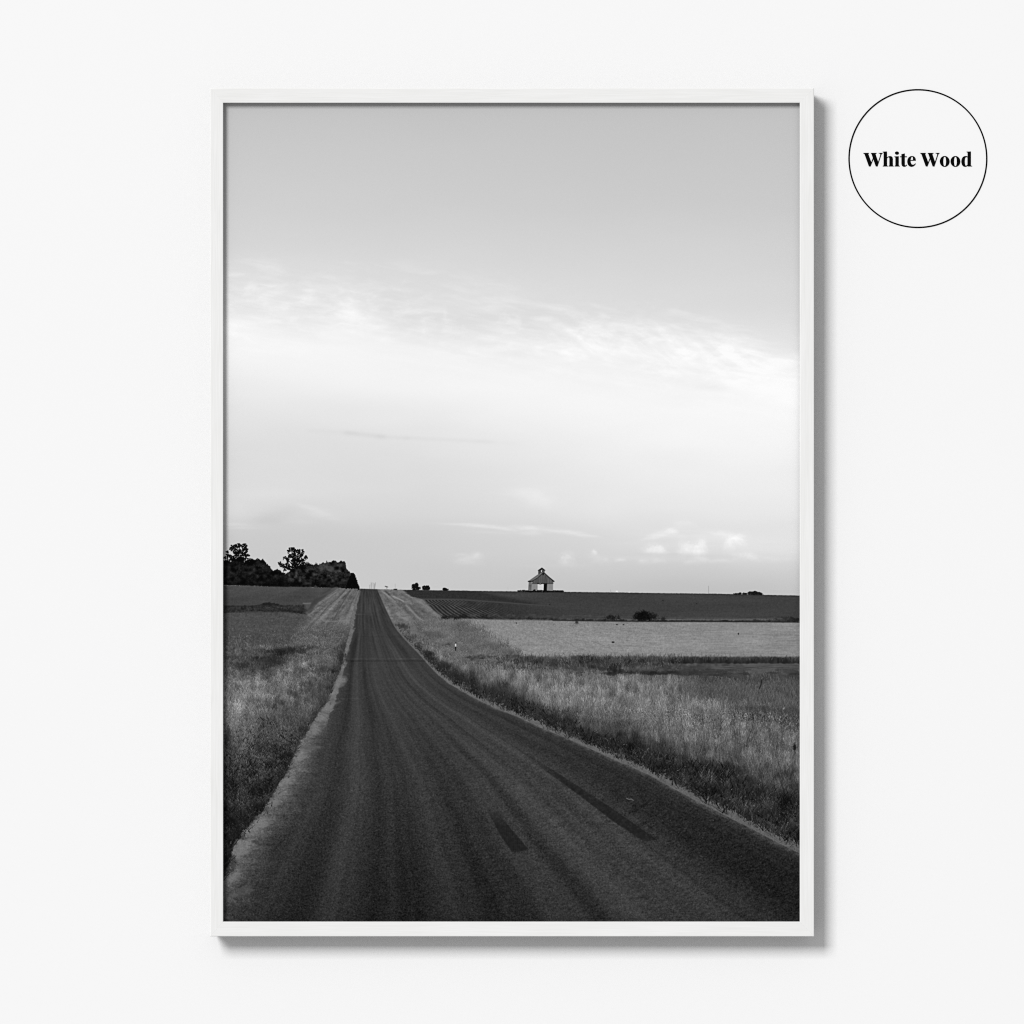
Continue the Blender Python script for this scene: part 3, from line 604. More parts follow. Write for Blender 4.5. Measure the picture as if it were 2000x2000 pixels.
    def mass(profile, ybot, n, rad, lo, hi, seed, rough=3):
        """leaf clumps filling the area under a treetop line"""
        r = np.random.default_rng(seed)
        P = np.array(profile, float)
        x = r.uniform(P[0, 0], P[-1, 0], n)
        yt = np.interp(x, P[:, 0], P[:, 1]) + rough * (vn(x.astype(F) / 2.4, x.astype(F) * 0, seed) + .8 * vn(x.astype(F) / 6.5, x.astype(F) * 0, seed + 4) + .7 * r.standard_normal(n)) + rad + .6
        yb = np.interp(x, [436, 500, 560, 660, 702], [1142.5, 1144, 1145.5, 1147.5, 1148.5])
        y = yt + (yb - yt) * r.random(n) ** 1.15
        lum = .5 + .5 * fbm((x / 7).astype(F), (y / 6).astype(F), seed + 1, 3)
        edge = np.exp(-(y - yt) / 7)
        t = lo + (hi - lo) * np.clip(lum * 1.7 - .5, 0, 1) * (1 - .6 * ss(1122, 1146, y)) + 5 * r.standard_normal(n)
        t = t * (1 - .3 * edge)
        leaves(x, y, rad, np.clip(t, 2, 70), seed)

    def crown(ells, n, rad, seed, lo=3, hi=14):
        r = np.random.default_rng(seed)
        A = np.array([e[2] * e[3] * (e[4] if len(e) > 4 else 1) for e in ells]); A = A / A.sum()
        for e, a in zip(ells, A):
            m = int(n * a)
            th = r.uniform(0, 2 * math.pi, m); q_ = np.sqrt(r.random(m))
            leaves(e[0] + e[2] * q_ * np.cos(th), e[1] + e[3] * q_ * np.sin(th), rad, r.uniform(lo, hi, m), seed + int(e[0]))

    # left-hand wood, its shaded depth first
    poly([(436, 1099), (470, 1099), (500, 1098), (514, 1103), (526, 1112), (548, 1121), (558, 1127), (572, 1116), (598, 1106), (630, 1105), (655, 1101), (670, 1103), (673, 1113), (686, 1127), (694, 1134), (699, 1147), (660, 1147), (600, 1146.6), (560, 1145.5), (500, 1144), (436, 1142.5)], 10)
    mass([(432, 1093), (446, 1094.5), (456, 1093.5), (470, 1093), (478, 1095), (484, 1093), (488, 1091.5), (496, 1092), (506, 1093.5), (512, 1095.5), (517, 1098.5), (520, 1104), (525, 1106), (529, 1112),
          (533, 1117), (537, 1113.5), (543, 1113), (547, 1116), (552, 1120.5), (557, 1123.5), (563, 1122)], 1141, 12000, 1.15, 6, 50, 401, 2)
    mass([(556, 1124), (562, 1119), (570, 1112), (590, 1104), (597, 1100.5), (602, 1100), (608, 1102.5), (613, 1104), (619, 1103), (625, 1102), (630, 1099.5), (634, 1101.5), (639, 1099), (643, 1101), (647, 1098.5),
          (650, 1096.5), (655, 1096), (659, 1099), (662, 1098), (668, 1098), (672, 1097.5), (674, 1101), (675, 1110), (679, 1117), (683, 1119.5), (686, 1122), (688.5, 1120.5), (692, 1124), (694, 1129), (696, 1135),
          (698, 1140), (701, 1148)], 1140, 15000, 1.1, 7, 94, 402, 1.9)
    # rounded lighter crowns inside the wood
    def rim(cx, cy, rx_, ry_, t, n, seed):
        r = np.random.default_rng(seed)
        th = r.uniform(math.pi * 1.0, math.pi * 2.0, n)
        k = 1 - np.abs(r.normal(0, .20, n))
        leaves(cx + rx_ * k * np.cos(th), cy + ry_ * k * np.sin(th), .8, t * r.uniform(.35, 1.2, n), seed)
    rim(634, 1130, 18, 16, 48, 210, 411); rim(609, 1116, 14, 11, 46, 150, 412); rim(588, 1128, 9, 9, 40, 90, 413); rim(664, 1132, 16, 14, 38, 130, 414); rim(505, 1112, 16, 9, 40, 120, 415); rim(460, 1106, 18, 9, 28, 90, 416)
    stroke([(613, 1123), (613, 1137)], 1, 62, .7)
    # tall tree at the frame's edge
    crown([(454, 1068, 5, 4), (464, 1065.5, 6, 4), (476, 1067, 6, 5.5), (458, 1076, 4, 6), (476, 1079, 6, 7), (466, 1084, 7, 8, .75), (451, 1073, 3, 3), (443.5, 1080, 2.5, 4, .8), (447, 1086, 4, 3), (481, 1085, 6, 3, .7),
           (478, 1091, 7, 2.5, .8), (455, 1088, 7, 4, .8), (440, 1090, 5, 3, .7), (470, 1092, 9, 4), (482, 1074, 2.2, 5, .7), (468, 1074, 7, 5, .4), (460, 1093, 14, 3)], 560, 1.25, 421)
    for pts in [[(466, 1098), (467, 1088), (464, 1076), (456, 1070)], [(467, 1090), (474, 1080), (478, 1070)], [(467, 1095), (478, 1090), (485, 1084)], [(466, 1096), (455, 1089), (445, 1082)], [(466, 1080), (468, 1068)]]:
        stroke(pts, 1.3, 8, .9)
    # the second tall tree
    crown([(569, 1073, 6.5, 4), (563, 1078, 2.4, 4), (576, 1077, 4, 4), (583, 1077, 4, 4), (591, 1078, 2.6, 5, .8), (566, 1086, 4, 4), (573, 1086, 6, 6), (580, 1084, 5, 4, .6), (588, 1084, 4, 4), (597, 1089, 3.4, 4.2), (592, 1094, 4, 3),
           (556, 1089, 3.2, 2.2), (561, 1093, 4, 3.5), (554, 1092.5, 1.6, 1, .8), (584, 1094, 7, 5), (574, 1098, 7, 7), (590, 1099.5, 6, 2.2), (562, 1101, 4, 5, .8), (545, 1100.5, 3, 2.2, .9), (548, 1098, 2, 2, .8), (550, 1105, 4, 3),
           (557, 1108, 5, 3.5), (566, 1110, 5, 5), (580, 1106, 12, 5), (555, 1114, 4, 2.2, .8)], 640, 1.2, 431)
    for pts in [[(574, 1122), (574, 1104), (572, 1088), (569, 1074)], [(574, 1106), (582, 1092), (590, 1080)], [(575, 1108), (588, 1096), (597, 1089)], [(573, 1112), (562, 1104), (546, 1100)], [(573, 1104), (562, 1094), (555, 1090)], [(574, 1098), (580, 1086), (583, 1076)],
                [(572, 1116), (560, 1110), (550, 1105)]]:
        stroke(pts, 1.4, 7, .9)
    # cedar at the road end
    r = np.random.default_rng(3)
    t = r.random(900)
    leaves(688 + (r.random(900) - .5) * 2 * (1.5 + 11.5 * t), 1121 + 28 * t + r.normal(0, .8, 900), 1.1, r.uniform(3, 16, 900), 441)
    # grassy foot of the wood
    stroke([(436, 1142.6), (500, 1144), (560, 1146), (600, 1147), (616, 1144.5), (622, 1147), (650, 1148)], 1.4, 50, .5, .8)
    poly([(612, 1147.5), (616, 1142.5), (620, 1146.5), (618, 1149)], 64, .8, .4)
    poly([(644, 1152), (652, 1147), (659, 1146), (663, 1149), (655, 1152)], 84, .8, .5)
    # shrubs on the horizon
    crown([(809, 1145, 5, 4), (813, 1144, 4, 5), (811, 1149, 7.5, 3.5), (817, 1149, 4, 3)], 330, .9, 451, 8, 26)
    crown([(829, 1147.5, 4, 3), (835, 1147, 4, 3), (832, 1150, 7.5, 2.5)], 260, .9, 452, 8, 26)
    crown([(870, 1151.3, 5.5, 2), (868, 1150, 3, 1.6)], 130, .8, 453, 10, 26)
    crown([(772, 1151, 3.5, .8)], 40, .6, 454, 20, 50)
    crown([(1440, 1160, 7, 1), (1446, 1159, 2, 2), (1455, 1159.5, 5, 1.7), (1467, 1158.3, 6, 2.8), (1474, 1157.8, 6, 3), (1481, 1159, 7, 2.4), (1475, 1160.5, 14, 1.4), (1486, 1160.8, 5, 1)], 760, .75, 455, 14, 40)
    # poles and posts far off
    for pts, w, t, al in [([(722, 1143), (722, 1150)], .8, 130, .8), ([(725, 1138.5), (725, 1150)], .9, 120, .8), ([(728.6, 1139), (728.8, 1150)], .8, 118, .8), ([(732, 1140), (731.6, 1150)], 1, 96, .8), ([(733.4, 1137.5), (732.4, 1145)], .7, 130, .7),
                          ([(721, 1142.8), (729, 1142.4)], .5, 150, .6), ([(724, 1138.6), (730, 1139)], .6, 140, .6), ([(754.8, 1146), (755.6, 1150.5)], .9, 90, .8), ([(752.2, 1145.2), (757, 1146.6)], 1.6, 40, .8),
                          ([(771.6, 1140.5), (772, 1150)], .8, 150, .7), ([(1384.3, 1144.5), (1384.3, 1159)], .8, 130, .8), ([(1192.8, 1151.8), (1192.8, 1157)], .7, 150, .7), ([(992, 1147), (992.2, 1155)], .5, 170, .6)]:
        stroke(pts, w, t, al, .4)
    stroke([(1203.8, 1155), (1206, 1155)], 2.2, 238, .9, .6)
    stroke([(1228, 1156.4), (1231, 1156.4)], 1.2, 224, .8, .5)

    # ------------------------------------------------------------------ the crib barn
    def bz(*p):                                       # traced at 24.15 times
        return [(1020 + a / 24.15, 1100 + b / 24.15) for a, b in p]
    # bushes and rough ground round it
    crown([(1026, 1154.4, 16, 1.3), (1040, 1155, 14, 1.6), (1060, 1155, 18, 1.8), (1084, 1154.8, 12, 1.5), (1095, 1155, 6, 1.3)], 520, .8, 461, 10, 34)
    poly(bz((310, 880), (450, 900), (450, 1310), (285, 1310)), lambda X_, Y_: 104 - 30 * ((X_ - 1031.5) < 1.6) + 6 * vn(X_ / .7 + 0 * Y_, Y_ / 5), 1)
    poly(bz((310, 1050), (440, 1050), (440, 1085), (305, 1085)), 72, .8, .3)
    poly(bz((385, 1080), (412, 1080), (408, 1290), (380, 1290)), 84, .7, .2)
    poly(bz((450, 960), (735, 960), (725, 1300), (430, 1300)), lambda X_, Y_: 134 + 5 * vn(X_ / 1.2 + 0 * Y_, Y_ / 4), 1)
    poly(bz((1180, 970), (1455, 970), (1450, 1300), (1165, 1300)), lambda X_, Y_: 136 + 6 * vn(X_ / 1.1 + 0 * Y_, Y_ / 6, 3), 1)
    poly(bz((728, 985), (1015, 985), (1010, 1275), (725, 1275)), 207)
    poly(bz((1018, 960), (1178, 960), (1160, 1300), (1008, 1300)), 6)
    poly(bz((470, 880), (990, 470), (1460, 870), (1460, 950), (470, 950)), lambda X_, Y_: 82 + 15 * vn(X_ / 1.3 + 0 * Y_, Y_ / 10, 5) - 8 * ss(1062, 1066, X_ + 0 * Y_) * ss(1070, 1066, X_ + 0 * Y_), 1)
    stroke(bz((470, 962), (720, 962)), 1.3, 46, .9, .4)
    stroke(bz((720, 958), (860, 985), (950, 955), (1050, 968), (1170, 965)), 1.6, 10, .95, .4)
    stroke(bz((1170, 965), (1455, 958)), 1.5, 48, .9, .4)
    # roof
    poly(bz((290, 850), (735, 540), (985, 430), (1010, 445), (470, 840), (330, 870)), lambda X_, Y_: 108 + 7 * vn((X_ + Y_ * 1.45) / 1.1, Y_ / 9, 7), 1)
    stroke(bz((300, 850), (735, 545)), .8, 74, .7, .3)
    stroke(bz((380, 835), (800, 545)), .6, 86, .6, .3)
    stroke(bz((470, 855), (720, 690), (985, 465)), 1.5, 30, .9, .4)
    stroke(bz((285, 860), (400, 868), (480, 850)), 1.9, 4, .95, .5)
    stroke(bz((1010, 440), (1250, 660), (1495, 860)), 2.2, 32, .95, .4)
    stroke(bz((1430, 830), (1500, 865)), 1.8, 22, .9, .4)
    poly(bz((960, 470), (1030, 440), (1025, 520), (1000, 570), (960, 565)), 5, 1, .2)
    # cupola
    poly(bz((755, 340), (890, 300), (890, 450), (790, 525), (755, 530)), 58)
    poly(bz((870, 330), (1065, 330), (1050, 470), (990, 430), (880, 480)), 84)
    poly(bz((800, 350), (825, 350), (820, 490), (795, 500)), 86, .5, .2)
    poly(bz((890, 340), (935, 340), (925, 415), (893, 425)), 226)
    poly(bz((940, 340), (985, 335), (975, 400), (945, 410)), 8)
    poly(bz((985, 335), (1010, 335), (1010, 420), (985, 410)), 74)
    poly(bz((725, 345), (930, 205), (1105, 345), (1040, 350), (930, 300), (790, 360)), 24)
    poly(bz((880, 300), (930, 285), (990, 330), (890, 330)), 62, .8, .2)
    crown([(1043.5, 1153, 2.6, 1.3), (1036, 1155.5, 4, 1), (1055, 1154.5, 8, 1.4), (1066, 1154.6, 5, 1)], 130, .7, 471, 4, 18)

    # ------------------------------------------------------------------ finish: scale down, a little print softness and grain
    out = img.reshape(H // S, S, W // S, S).mean(axis=(1, 3))
    soft = blur(out, 1)
    out = out * .80 + soft * .20                      # the softness of the enlargement
    out = out + (out - blur(out, 2)) * .38            # and its sharpening halo
    out = out + rng.standard_normal(out.shape) * .9
    return np.clip(out, 2, 254).astype(F)


# =====================================================================================
# 2. THE SCENE
# =====================================================================================
import bpy, bmesh
from mathutils import Matrix, Vector

MM = 0.000438                                     # one px
CX, CZ, HANG = 1000.0, 1000.0, 1.50               # picture centre (px), its height above the floor
FRONT = 0.020                                     # front face of the frame, from the wall
RECESS = 0.0050                                   # how deep the print lies behind that face
CAM_D = 8.0                                       # camera to frame front
WALL_K = (CAM_D + FRONT) / CAM_D                  # things on the wall are a hair farther off than the frame front
WALL_ALBEDO, LIT = .82, .930                      # wall paint; what the lit wall renders as (linear)
GAIN = LIT / WALL_ALBEDO                          # render value of a white (albedo 1) lit surface
scene = bpy.context.scene
col = scene.collection


def at(px, py, k=1.0):
    return (px - CX) * MM * k, (CZ - py) * MM * k + HANG


def link(name, me, mat=None, parent=None):
    o = bpy.data.objects.new(name, me)
    col.objects.link(o)
    if mat:
        me.materials.append(mat)
    if parent:
        o.parent = parent
    return o


def new_mat(name):
    m = bpy.data.materials.new(name)
    m.use_nodes = True
    return m, m.node_tree.nodes, m.node_tree.links, m.node_tree.nodes['Principled BSDF']


# ---- materials -----------------------------------------------------------------------
def wall_paint():
    m, N, L, b = new_mat('wall_paint')
    b.inputs['Roughness'].default_value = .9
    b.inputs['Specular IOR Level'].default_value = 0
    tc = N.new('ShaderNodeTexCoord')
    n = N.new('ShaderNodeTexNoise'); n.inputs['Scale'].default_value = 6; n.inputs['Detail'].default_value = 3
    r = N.new('ShaderNodeValToRGB')
    r.color_ramp.elements[0].color = (.8193, .8193, .8193, 1); r.color_ramp.elements[1].color = (.8207, .8207, .8207, 1)
    L.new(tc.outputs['Object'], n.inputs['Vector']); L.new(n.outputs['Fac'], r.inputs['Fac']); L.new(r.outputs['Color'], b.inputs['Base Color'])
    return m


def white_wood():
    m, N, L, b = new_mat('white_painted_wood')
    b.inputs['Roughness'].default_value = .55
    b.inputs['Specular IOR Level'].default_value = .12
    tc = N.new('ShaderNodeTexCoord')
    info = N.new('ShaderNodeObjectInfo')
    off = N.new('ShaderNodeVectorMath'); off.operation = 'ADD'
    mp = N.new('ShaderNodeMapping'); mp.inputs['Scale'].default_value = (13, 420, 420)
    L.new(tc.outputs['Object'], off.inputs[0])
    comb = N.new('ShaderNodeCombineXYZ')
    mul = N.new('ShaderNodeMath'); mul.operation = 'MULTIPLY'; mul.inputs[1].default_value = 7
    L.new(info.outputs['Random'], mul.inputs[0]); L.new(mul.outputs[0], comb.inputs[0]); L.new(mul.outputs[0], comb.inputs[1])
    L.new(comb.outputs[0], off.inputs[1]); L.new(off.outputs[0], mp.inputs['Vector'])
    g = N.new('ShaderNodeTexNoise'); g.inputs['Scale'].default_value = 1; g.inputs['Detail'].default_value = 5; g.inputs['Distortion'].default_value = 2.2
    L.new(mp.outputs[0], g.inputs['Vector'])
    mp2 = N.new('ShaderNodeMapping'); mp2.inputs['Scale'].default_value = (22, 120, 120)
    L.new(off.outputs[0], mp2.inputs['Vector'])
    g2 = N.new('ShaderNodeTexNoise'); g2.inputs['Scale'].default_value = 1; g2.inputs['Detail'].default_value = 2
    L.new(mp2.outputs[0], g2.inputs['Vector'])
    r = N.new('ShaderNodeValToRGB')
    r.color_ramp.elements[0].position = .28; r.color_ramp.elements[0].color = (.736, .735, .727, 1)
    r.color_ramp.elements[1].position = .62; r.color_ramp.elements[1].color = (.782, .781, .775, 1)
    L.new(g.outputs['Fac'], r.inputs['Fac'])
    r2 = N.new('ShaderNodeValToRGB')
    r2.color_ramp.elements[0].position = .3; r2.color_ramp.elements[0].color = (.975, .975, .97, 1)
    r2.color_ramp.elements[1].position = .7; r2.color_ramp.elements[1].color = (1, 1, 1, 1)
    L.new(g2.outputs['Fac'], r2.inputs['Fac'])
    mix = N.new('ShaderNodeMix'); mix.data_type = 'RGBA'; mix.blend_type = 'MULTIPLY'; mix.inputs['Factor'].default_value = 1
    L.new(r.outputs['Color'], mix.inputs['A']); L.new(r2.outputs['Color'], mix.inputs['B']); L.new(mix.outputs['Result'], b.inputs['Base Color'])
    bp = N.new('ShaderNodeBump'); bp.inputs['Strength'].default_value = .12; bp.inputs['Distance'].default_value = .0006
    L.new(g.outputs['Fac'], bp.inputs['Height']); L.new(bp.outputs['Normal'], b.inputs['Normal'])
    return m


def print_ink():
    """matte paper; its ink density is the tone map computed above, turned into an albedo"""
    tone = paint_print()
    lin = np.where(tone / 255 <= .04045, tone / 255 / 12.92, ((tone / 255 + .055) / 1.055) ** 2.4)
    alb = np.clip(lin / GAIN, .002, .86)
    enc = np.where(alb <= .0031308, alb * 12.92, 1.055 * alb ** (1 / 2.4) - .055)
    h, w = enc.shape
    px = np.ones((h, w, 4), np.float32)
    px[..., :3] = enc[::-1, :, None]
    im = bpy.data.images.new('print_tone', w, h, alpha=False, float_buffer=False)
    im.pixels.foreach_set(px.ravel())
    im.update()
    im.pack()
    m, N, L, b = new_mat('matte_print_paper')
    b.inputs['Roughness'].default_value = .9
    b.inputs['Specular IOR Level'].default_value = 0
    t = N.new('ShaderNodeTexImage'); t.image = im; t.extension = 'EXTEND'; t.interpolation = 'Linear'
    uv = N.new('ShaderNodeUVMap'); uv.uv_map = 'sight'
    L.new(uv.outputs['UV'], t.inputs['Vector']); L.new(t.outputs['Color'], b.inputs['Base Color'])
    return m


def black_vinyl():
    m, N, L, b = new_mat('black_vinyl')
    b.inputs['Roughness'].default_value = .8
    b.inputs['Specular IOR Level'].default_value = .02
    n = N.new('ShaderNodeTexNoise'); n.inputs['Scale'].default_value = 300
    r = N.new('ShaderNodeValToRGB')
    r.color_ramp.elements[0].color = (.0008, .0008, .0008, 1); r.color_ramp.elements[1].color = (.0025, .0025, .0025, 1)
    L.new(n.outputs['Fac'], r.inputs['Fac']); L.new(r.outputs['Color'], b.inputs['Base Color'])
    return m


MAT_WALL, MAT_WOOD, MAT_PRINT, MAT_VINYL = wall_paint(), white_wood(), print_ink(), black_vinyl()

# ---- the wall ------------------------------------------------------------------------
bm = bmesh.new()
bmesh.ops.create_cube(bm, size=1, matrix=Matrix.Translation((0, .06, 1.5)) @ Matrix.Diagonal((9, .12, 6, 1)))
me = bpy.data.meshes.new('wall'); bm.to_mesh(me); bm.free()
wall = link('wall', me, MAT_WALL)
wall['kind'] = 'structure'
wall['label'] = 'plain matte white wall behind the framed print'

# ---- the framed print ----------------------------------------------------------------
OX0, OX1, OY0, OY1 = 410.0, 1590.0, 171.5, 1829.0   # outer edges of the frame
IX0, IX1, IY0, IY1 = 436.0, 1562.0, 201.0, 1800.0   # sight edges
cx_, cz_ = at((OX0 + OX1) / 2, (OY0 + OY1) / 2)
root = bpy.data.objects.new('framed_print', None)
col.objects.link(root)
root.location = (cx_, 0, cz_)
root.empty_display_size = .1
root['label'] = 'white wooden picture frame holding a black and white print of an empty country road'
root['category'] = 'framed print'


def make_rail(px_len, w_px, wa_px, wb_px, ang, pos):
    """One mitred rail. Local x runs along it, local y from the outer edge inwards, local z out of the wall.
    w_px is its own face width, wa/wb those of its neighbours at the two ends."""
    Lm, w = px_len * MM, w_px * MM
    wa, wb = wa_px * MM, wb_px * MM
    s = RECESS
    prof = [(0.0, FRONT - .0012), (0.0, FRONT), (w, FRONT), (w, FRONT - .0018), (w - .0035, FRONT - .0018), (w - .0035, FRONT - s), (w - .005, FRONT - s), (w - .005, 0.0004), (.0036, 0.0004)]
    gap = .000008
    bm = bmesh.new()
    A = [bm.verts.new((y / w * wa + gap, y, z)) for y, z in prof]
    B = [bm.verts.new((Lm - y / w * wb - gap, y, z)) for y, z in prof]
    n = len(prof)
    for i in range(n):
        j = (i + 1) % n
        bm.faces.new((A[i], A[j], B[j], B[i]))
    bm.faces.new(A[::-1]); bm.faces.new(B)
    bmesh.ops.recalc_face_normals(bm, faces=bm.faces)
    ease = [e for e in bm.edges if all(abs(v.co.z - FRONT) < 1e-6 for v in e.verts) and abs(e.verts[0].co.y - e.verts[1].co.y) < 1e-6]
    bmesh.ops.bevel(bm, geom=ease, offset=.0006, segments=2, affect='EDGES', profile=.5)   # eased long edges, crisp mitres
    me = bpy.data.meshes.new('rail'); bm.to_mesh(me); bm.free()
    o = link('rail', me, MAT_WOOD, root)
    # local axes -> world: x' along the rail, y' inward, z' = -Y (towards the viewer)
    ca, sa = math.cos(ang), math.sin(ang)
    ax = Vector((ca, 0, sa)); az = Vector((0, -1, 0)); ay = az.cross(ax)
    o.matrix_local = Matrix(((ax.x, ay.x, az.x, pos[0] - cx_), (ax.y, ay.y, az.y, 0), (ax.z, ay.z, az.z, pos[1] - cz_), (0, 0, 0, 1)))
    return o


wl, wr, wt, wb = IX0 - OX0, OX1 - IX1, IY0 - OY0, OY1 - IY1
# y' = z' x x' : with z' towards the viewer, walking +x along the bottom the inside is on the left (up)
make_rail(OX1 - OX0, wb, wl, wr, 0, at(OX0, OY1))
make_rail(OY1 - OY0, wr, wb, wt, math.pi / 2, at(OX1, OY1))
make_rail(OX1 - OX0, wt, wr, wl, math.pi, at(OX1, OY0))
make_rail(OY1 - OY0, wl, wt, wb, -math.pi / 2, at(OX0, OY0))

# the print: a sheet on a 2 mm board, tucked 3 mm under the lips of the rails
e = 7.0
x0, z1 = at(IX0 - e, IY0 - e); x1, z0 = at(IX1 + e, IY1 + e)
yf = -(FRONT - RECESS - .0003); yb = yf + .002
bm = bmesh.new()
uvl = bm.loops.layers.uv.new('sight')
V = [bm.verts.new(v) for v in [(x0, yf, z0), (x1, yf, z0), (x1, yf, z1), (x0, yf, z1), (x0, yb, z0), (x1, yb, z0), (x1, yb, z1), (x0, yb, z1)]]
for f in [(0, 1, 2, 3), (5, 4, 7, 6), (4, 0, 3, 7), (1, 5, 6, 2), (3, 2, 6, 7), (4, 5, 1, 0)]:
    fc = bm.faces.new([V[i] for i in f])
    for lp in fc.loops:
        a0, b1 = at(IX0, IY0); a1, b0 = at(IX1, IY1)
        lp[uvl].uv = ((lp.vert.co.x - a0) / (a1 - a0), (lp.vert.co.z - b0) / (b1 - b0))
for v in bm.verts:
    v.co.x -= cx_; v.co.z -= cz_
bmesh.ops.recalc_face_normals(bm, faces=bm.faces)
me = bpy.data.meshes.new('print'); bm.to_mesh(me); bm.free()
pr = link('print', me, MAT_PRINT, root)
pr['label'] = 'black and white photograph of a country road, a barn and a pale cloudy sky'

# ---- the round decal with its two words ----------------------------------------------
decal = bpy.data.objects.new('wall_decal', None)
col.objects.link(decal)
dx, dz = at(1792.7, 309.7, WALL_K)
decal.location = (dx, 0, dz)
decal.empty_display_size = .05
decal['label'] = 'round thin black line decal with bold words on the wall, right of the frame'
decal['category'] = 'wall decal'
bm = bmesh.new()
R1, R0, TH, N_ = 135.8 * MM * WALL_K, 133.1 * MM * WALL_K, .0003, 160
ring = []
for i in range(N_):
    a = 2 * math.pi * i / N_
    c, s = math.cos(a), math.sin(a)
    ring.append([bm.verts.new((r * c, y, r * s)) for r, y in ((R0, -.0001), (R1, -.0001), (R1, -TH), (R0, -TH))])
for i in range(N_):
    p, q = ring[i], ring[(i + 1) % N_]
    for k in range(4):
        bm.faces.new((p[k], p[(k + 1) % 4], q[(k + 1) % 4], q[k]))
bmesh.ops.recalc_face_normals(bm, faces=bm.faces)
me = bpy.data.meshes.new('ring'); bm.to_mesh(me); bm.free()
link('ring', me, MAT_VINYL, decal)


def ellipse(cx, cy, rx, ry, n=40, p=2.0):
    out = []
    for i in range(n):
        a = 2 * math.pi * i / n
        c, s = math.cos(a), math.sin(a)
        out.append((cx + rx * math.copysign(abs(c) ** (2 / p), c), cy + ry * math.copysign(abs(s) ** (2 / p), s)))
    return out


# outlines drawn on a grid of 16.1 units to the px; baseline at 720, cap height 303
GW = [(165, 303), (335, 303), (335, 313), (318, 322), (320, 345), (412, 600), (466, 462), (428, 345), (415, 322), (403, 313), (403, 303), (578, 303), (578, 313), (550, 322), (545, 345), (628, 592),
      (700, 365), (696, 335), (680, 320), (648, 313), (648, 303), (768, 303), (768, 311), (745, 325), (725, 360), (607, 722), (557, 722), (476, 490), (390, 722), (340, 722), (215, 370), (198, 330), (165, 313)]
Gh = [(775, 262), (903, 258), (903, 445), (935, 420), (975, 405), (1020, 402), (1055, 415), (1080, 445), (1086, 480), (1086, 690), (1112, 712), (1112, 722), (960, 722), (960, 712), (986, 690), (986, 475), (976, 445), (950, 432), (925, 445),
      (905, 475), (903, 690), (933, 712), (933, 722), (775, 722), (775, 712), (805, 690), (805, 300), (795, 283), (775, 275)]
Gi = [(1143, 412), (1272, 408), (1272, 690), (1303, 712), (1303, 722), (1148, 722), (1148, 712), (1175, 690), (1175, 450), (1165, 432), (1143, 425)]
Gt = [(1365, 342), (1462, 320), (1462, 411), (1528, 411), (1528, 431), (1462, 431), (1462, 660), (1470, 690), (1490, 697), (1512, 685), (1527, 668), (1534, 680), (1510, 712), (1470, 734), (1430, 732), (1390, 712), (1369, 670), (1365, 630),
      (1365, 431), (1315, 431), (1315, 411), (1365, 411)]
Ge = [(1808, 541), (1808, 520), (1800, 470), (1775, 430), (1735, 405), (1690, 400), (1640, 410), (1590, 445), (1560, 495), (1548, 560), (1552, 620), (1575, 680), (1620, 722), (1680, 735), (1735, 720), (1780, 685), (1810, 640), (1800, 630),
      (1760, 665), (1715, 675), (1675, 655), (1652, 610), (1643, 541)]
Ge_hole = [(1643, 524), (1655, 470), (1675, 425), (1695, 413), (1715, 425), (1727, 470), (1727, 524)]
Gd = [(1578, 262), (1705, 258), (1705, 690), (1740, 712), (1745, 722), (1612, 722), (1610, 692), (1580, 722), (1535, 737), (1480, 725), (1435, 680), (1415, 610), (1412, 560), (1425, 490), (1460, 430), (1510, 405), (1560, 400), (1610, 415),
      (1610, 300), (1600, 283), (1578, 275)]
Gd_hole = [(1606, 440), (1570, 425), (1540, 437), (1520, 480), (1512, 560), (1515, 630), (1530, 690), (1555, 707), (1588, 690), (1606, 665)]
shapes = [(GW, 1676), (Gh, 1676), (Gi, 1676), (ellipse(1220, 305, 60, 48), 1676), (Gt, 1676), (Ge, 1676), (Ge_hole, 1676),
          ([(a - 47, b) for a, b in GW], 1790), (ellipse(885, 568, 150, 168), 1790), (ellipse(885, 568, 48, 152, p=2.2), 1790),
          (ellipse(1223, 568, 150, 168), 1790), (ellipse(1223, 568, 48, 152, p=2.2), 1790), (Gd, 1790), (Gd_hole, 1790)]
cu = bpy.data.curves.new('lettering_outline', 'CURVE')
cu.dimensions = '2D'; cu.fill_mode = 'BOTH'; cu.extrude = .0001; cu.offset = .00009
for pts, ox in shapes:
    sp = cu.splines.new('POLY')
    sp.points.add(len(pts) - 1)
    for p, (a, b) in zip(sp.points, pts):
        X_, Z_ = at(ox + a / 16.1, 280 + b / 16.1, WALL_K)
        p.co = (X_ - dx, Z_ - dz, 0, 1)
    sp.use_cyclic_u = True
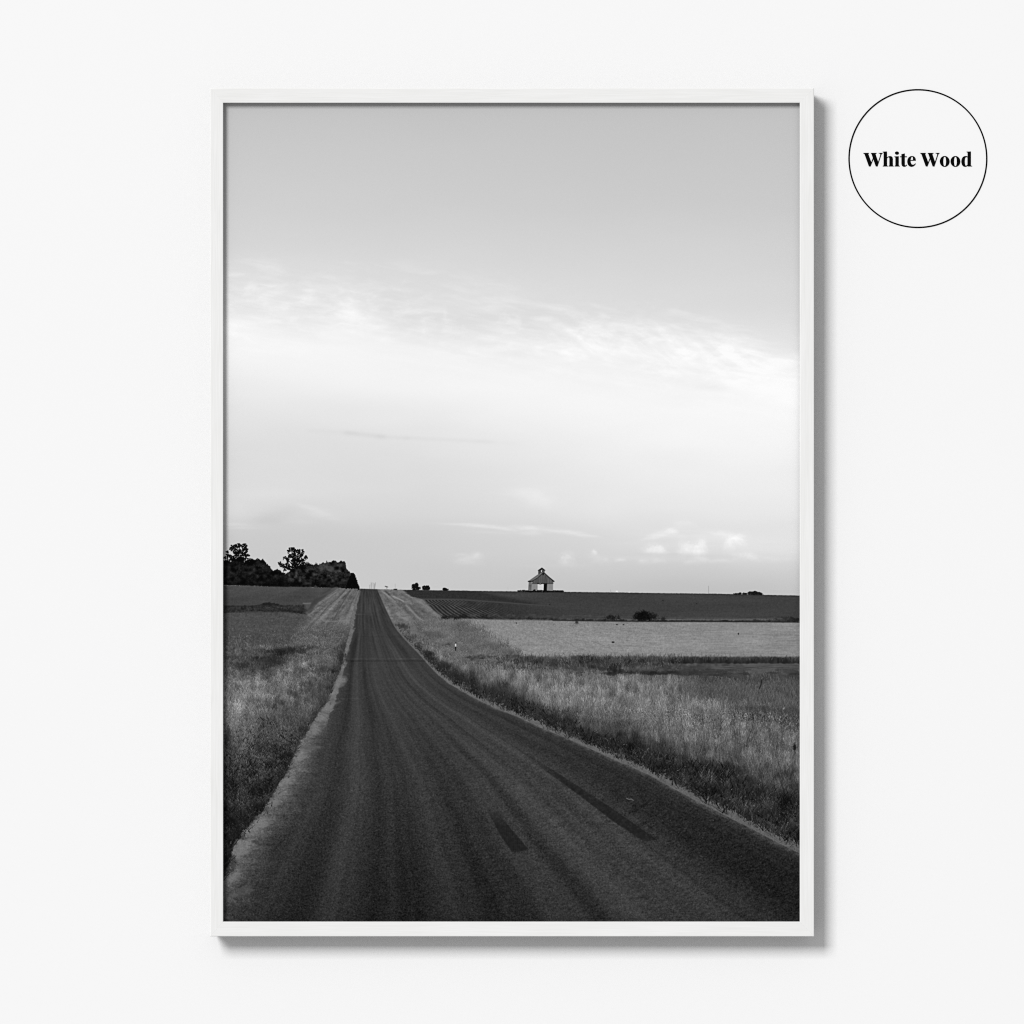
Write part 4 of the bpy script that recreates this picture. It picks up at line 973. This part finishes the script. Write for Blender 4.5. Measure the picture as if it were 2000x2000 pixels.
tmp = bpy.data.objects.new('lettering_outline', cu)
col.objects.link(tmp)
dg = bpy.context.evaluated_depsgraph_get()
me = bpy.data.meshes.new_from_object(tmp.evaluated_get(dg))
me.name = 'lettering'
me.transform(Matrix.Translation((0, -.0002, 0)) @ Matrix.Rotation(math.pi / 2, 4, 'X'))
bpy.data.objects.remove(tmp); bpy.data.curves.remove(cu)
me.materials.clear()
link('lettering', me, MAT_VINYL, decal)

# ---- light: one big far softbox high on the left, and the even light of a white studio ----
w = bpy.data.worlds.new('World'); scene.world = w; w.use_nodes = True
bg = w.node_tree.nodes['Background']
bg.inputs['Color'].default_value = (1, 1, 1, 1)
AMBIENT, KEY = .45, 1.136
bg.inputs['Strength'].default_value = AMBIENT
w.cycles.sampling_method = 'NONE'                  # an even white surround needs no importance map
K = 90.0                                          # softbox plane, metres from the wall
TAN = .76                                         # sideways and upwards offset per metre
li = bpy.data.lights.new('softbox', 'AREA')
li.shape = 'SQUARE'; li.size = .62 * K
li.energy = 26.6 * K * K * KEY
li.color = (1, 1, 1)
lo = bpy.data.objects.new('softbox', li); col.objects.link(lo)
lo.location = (-TAN * K, -K, HANG + TAN * K)
lo.rotation_euler = (math.pi / 2, 0, 0)           # faces the wall squarely

# ---- camera --------------------------------------------------------------------------
cam = bpy.data.cameras.new('camera')
cam.sensor_width = 36; cam.sensor_fit = 'HORIZONTAL'
cam.lens = 36 * CAM_D / (2000 * MM)
cam.clip_end = 200
co = bpy.data.objects.new('camera', cam); col.objects.link(co)
co.location = (0, -FRONT - CAM_D, HANG)
co.rotation_euler = (math.pi / 2, 0, 0)
scene.camera = co

scene.render.resolution_x = scene.render.resolution_y = 1024
vs = scene.view_settings
vs.view_transform = 'Standard'; vs.look = 'None'; vs.exposure = 0; vs.gamma = 1; vs.use_curve_mapping = False
scene.render.engine = 'CYCLES'
scene.cycles.use_denoising = False
scene.cycles.diffuse_bounces = 1
scene.cycles.pixel_filter_type = 'BLACKMAN_HARRIS'
scene.cycles.filter_width = 1.05
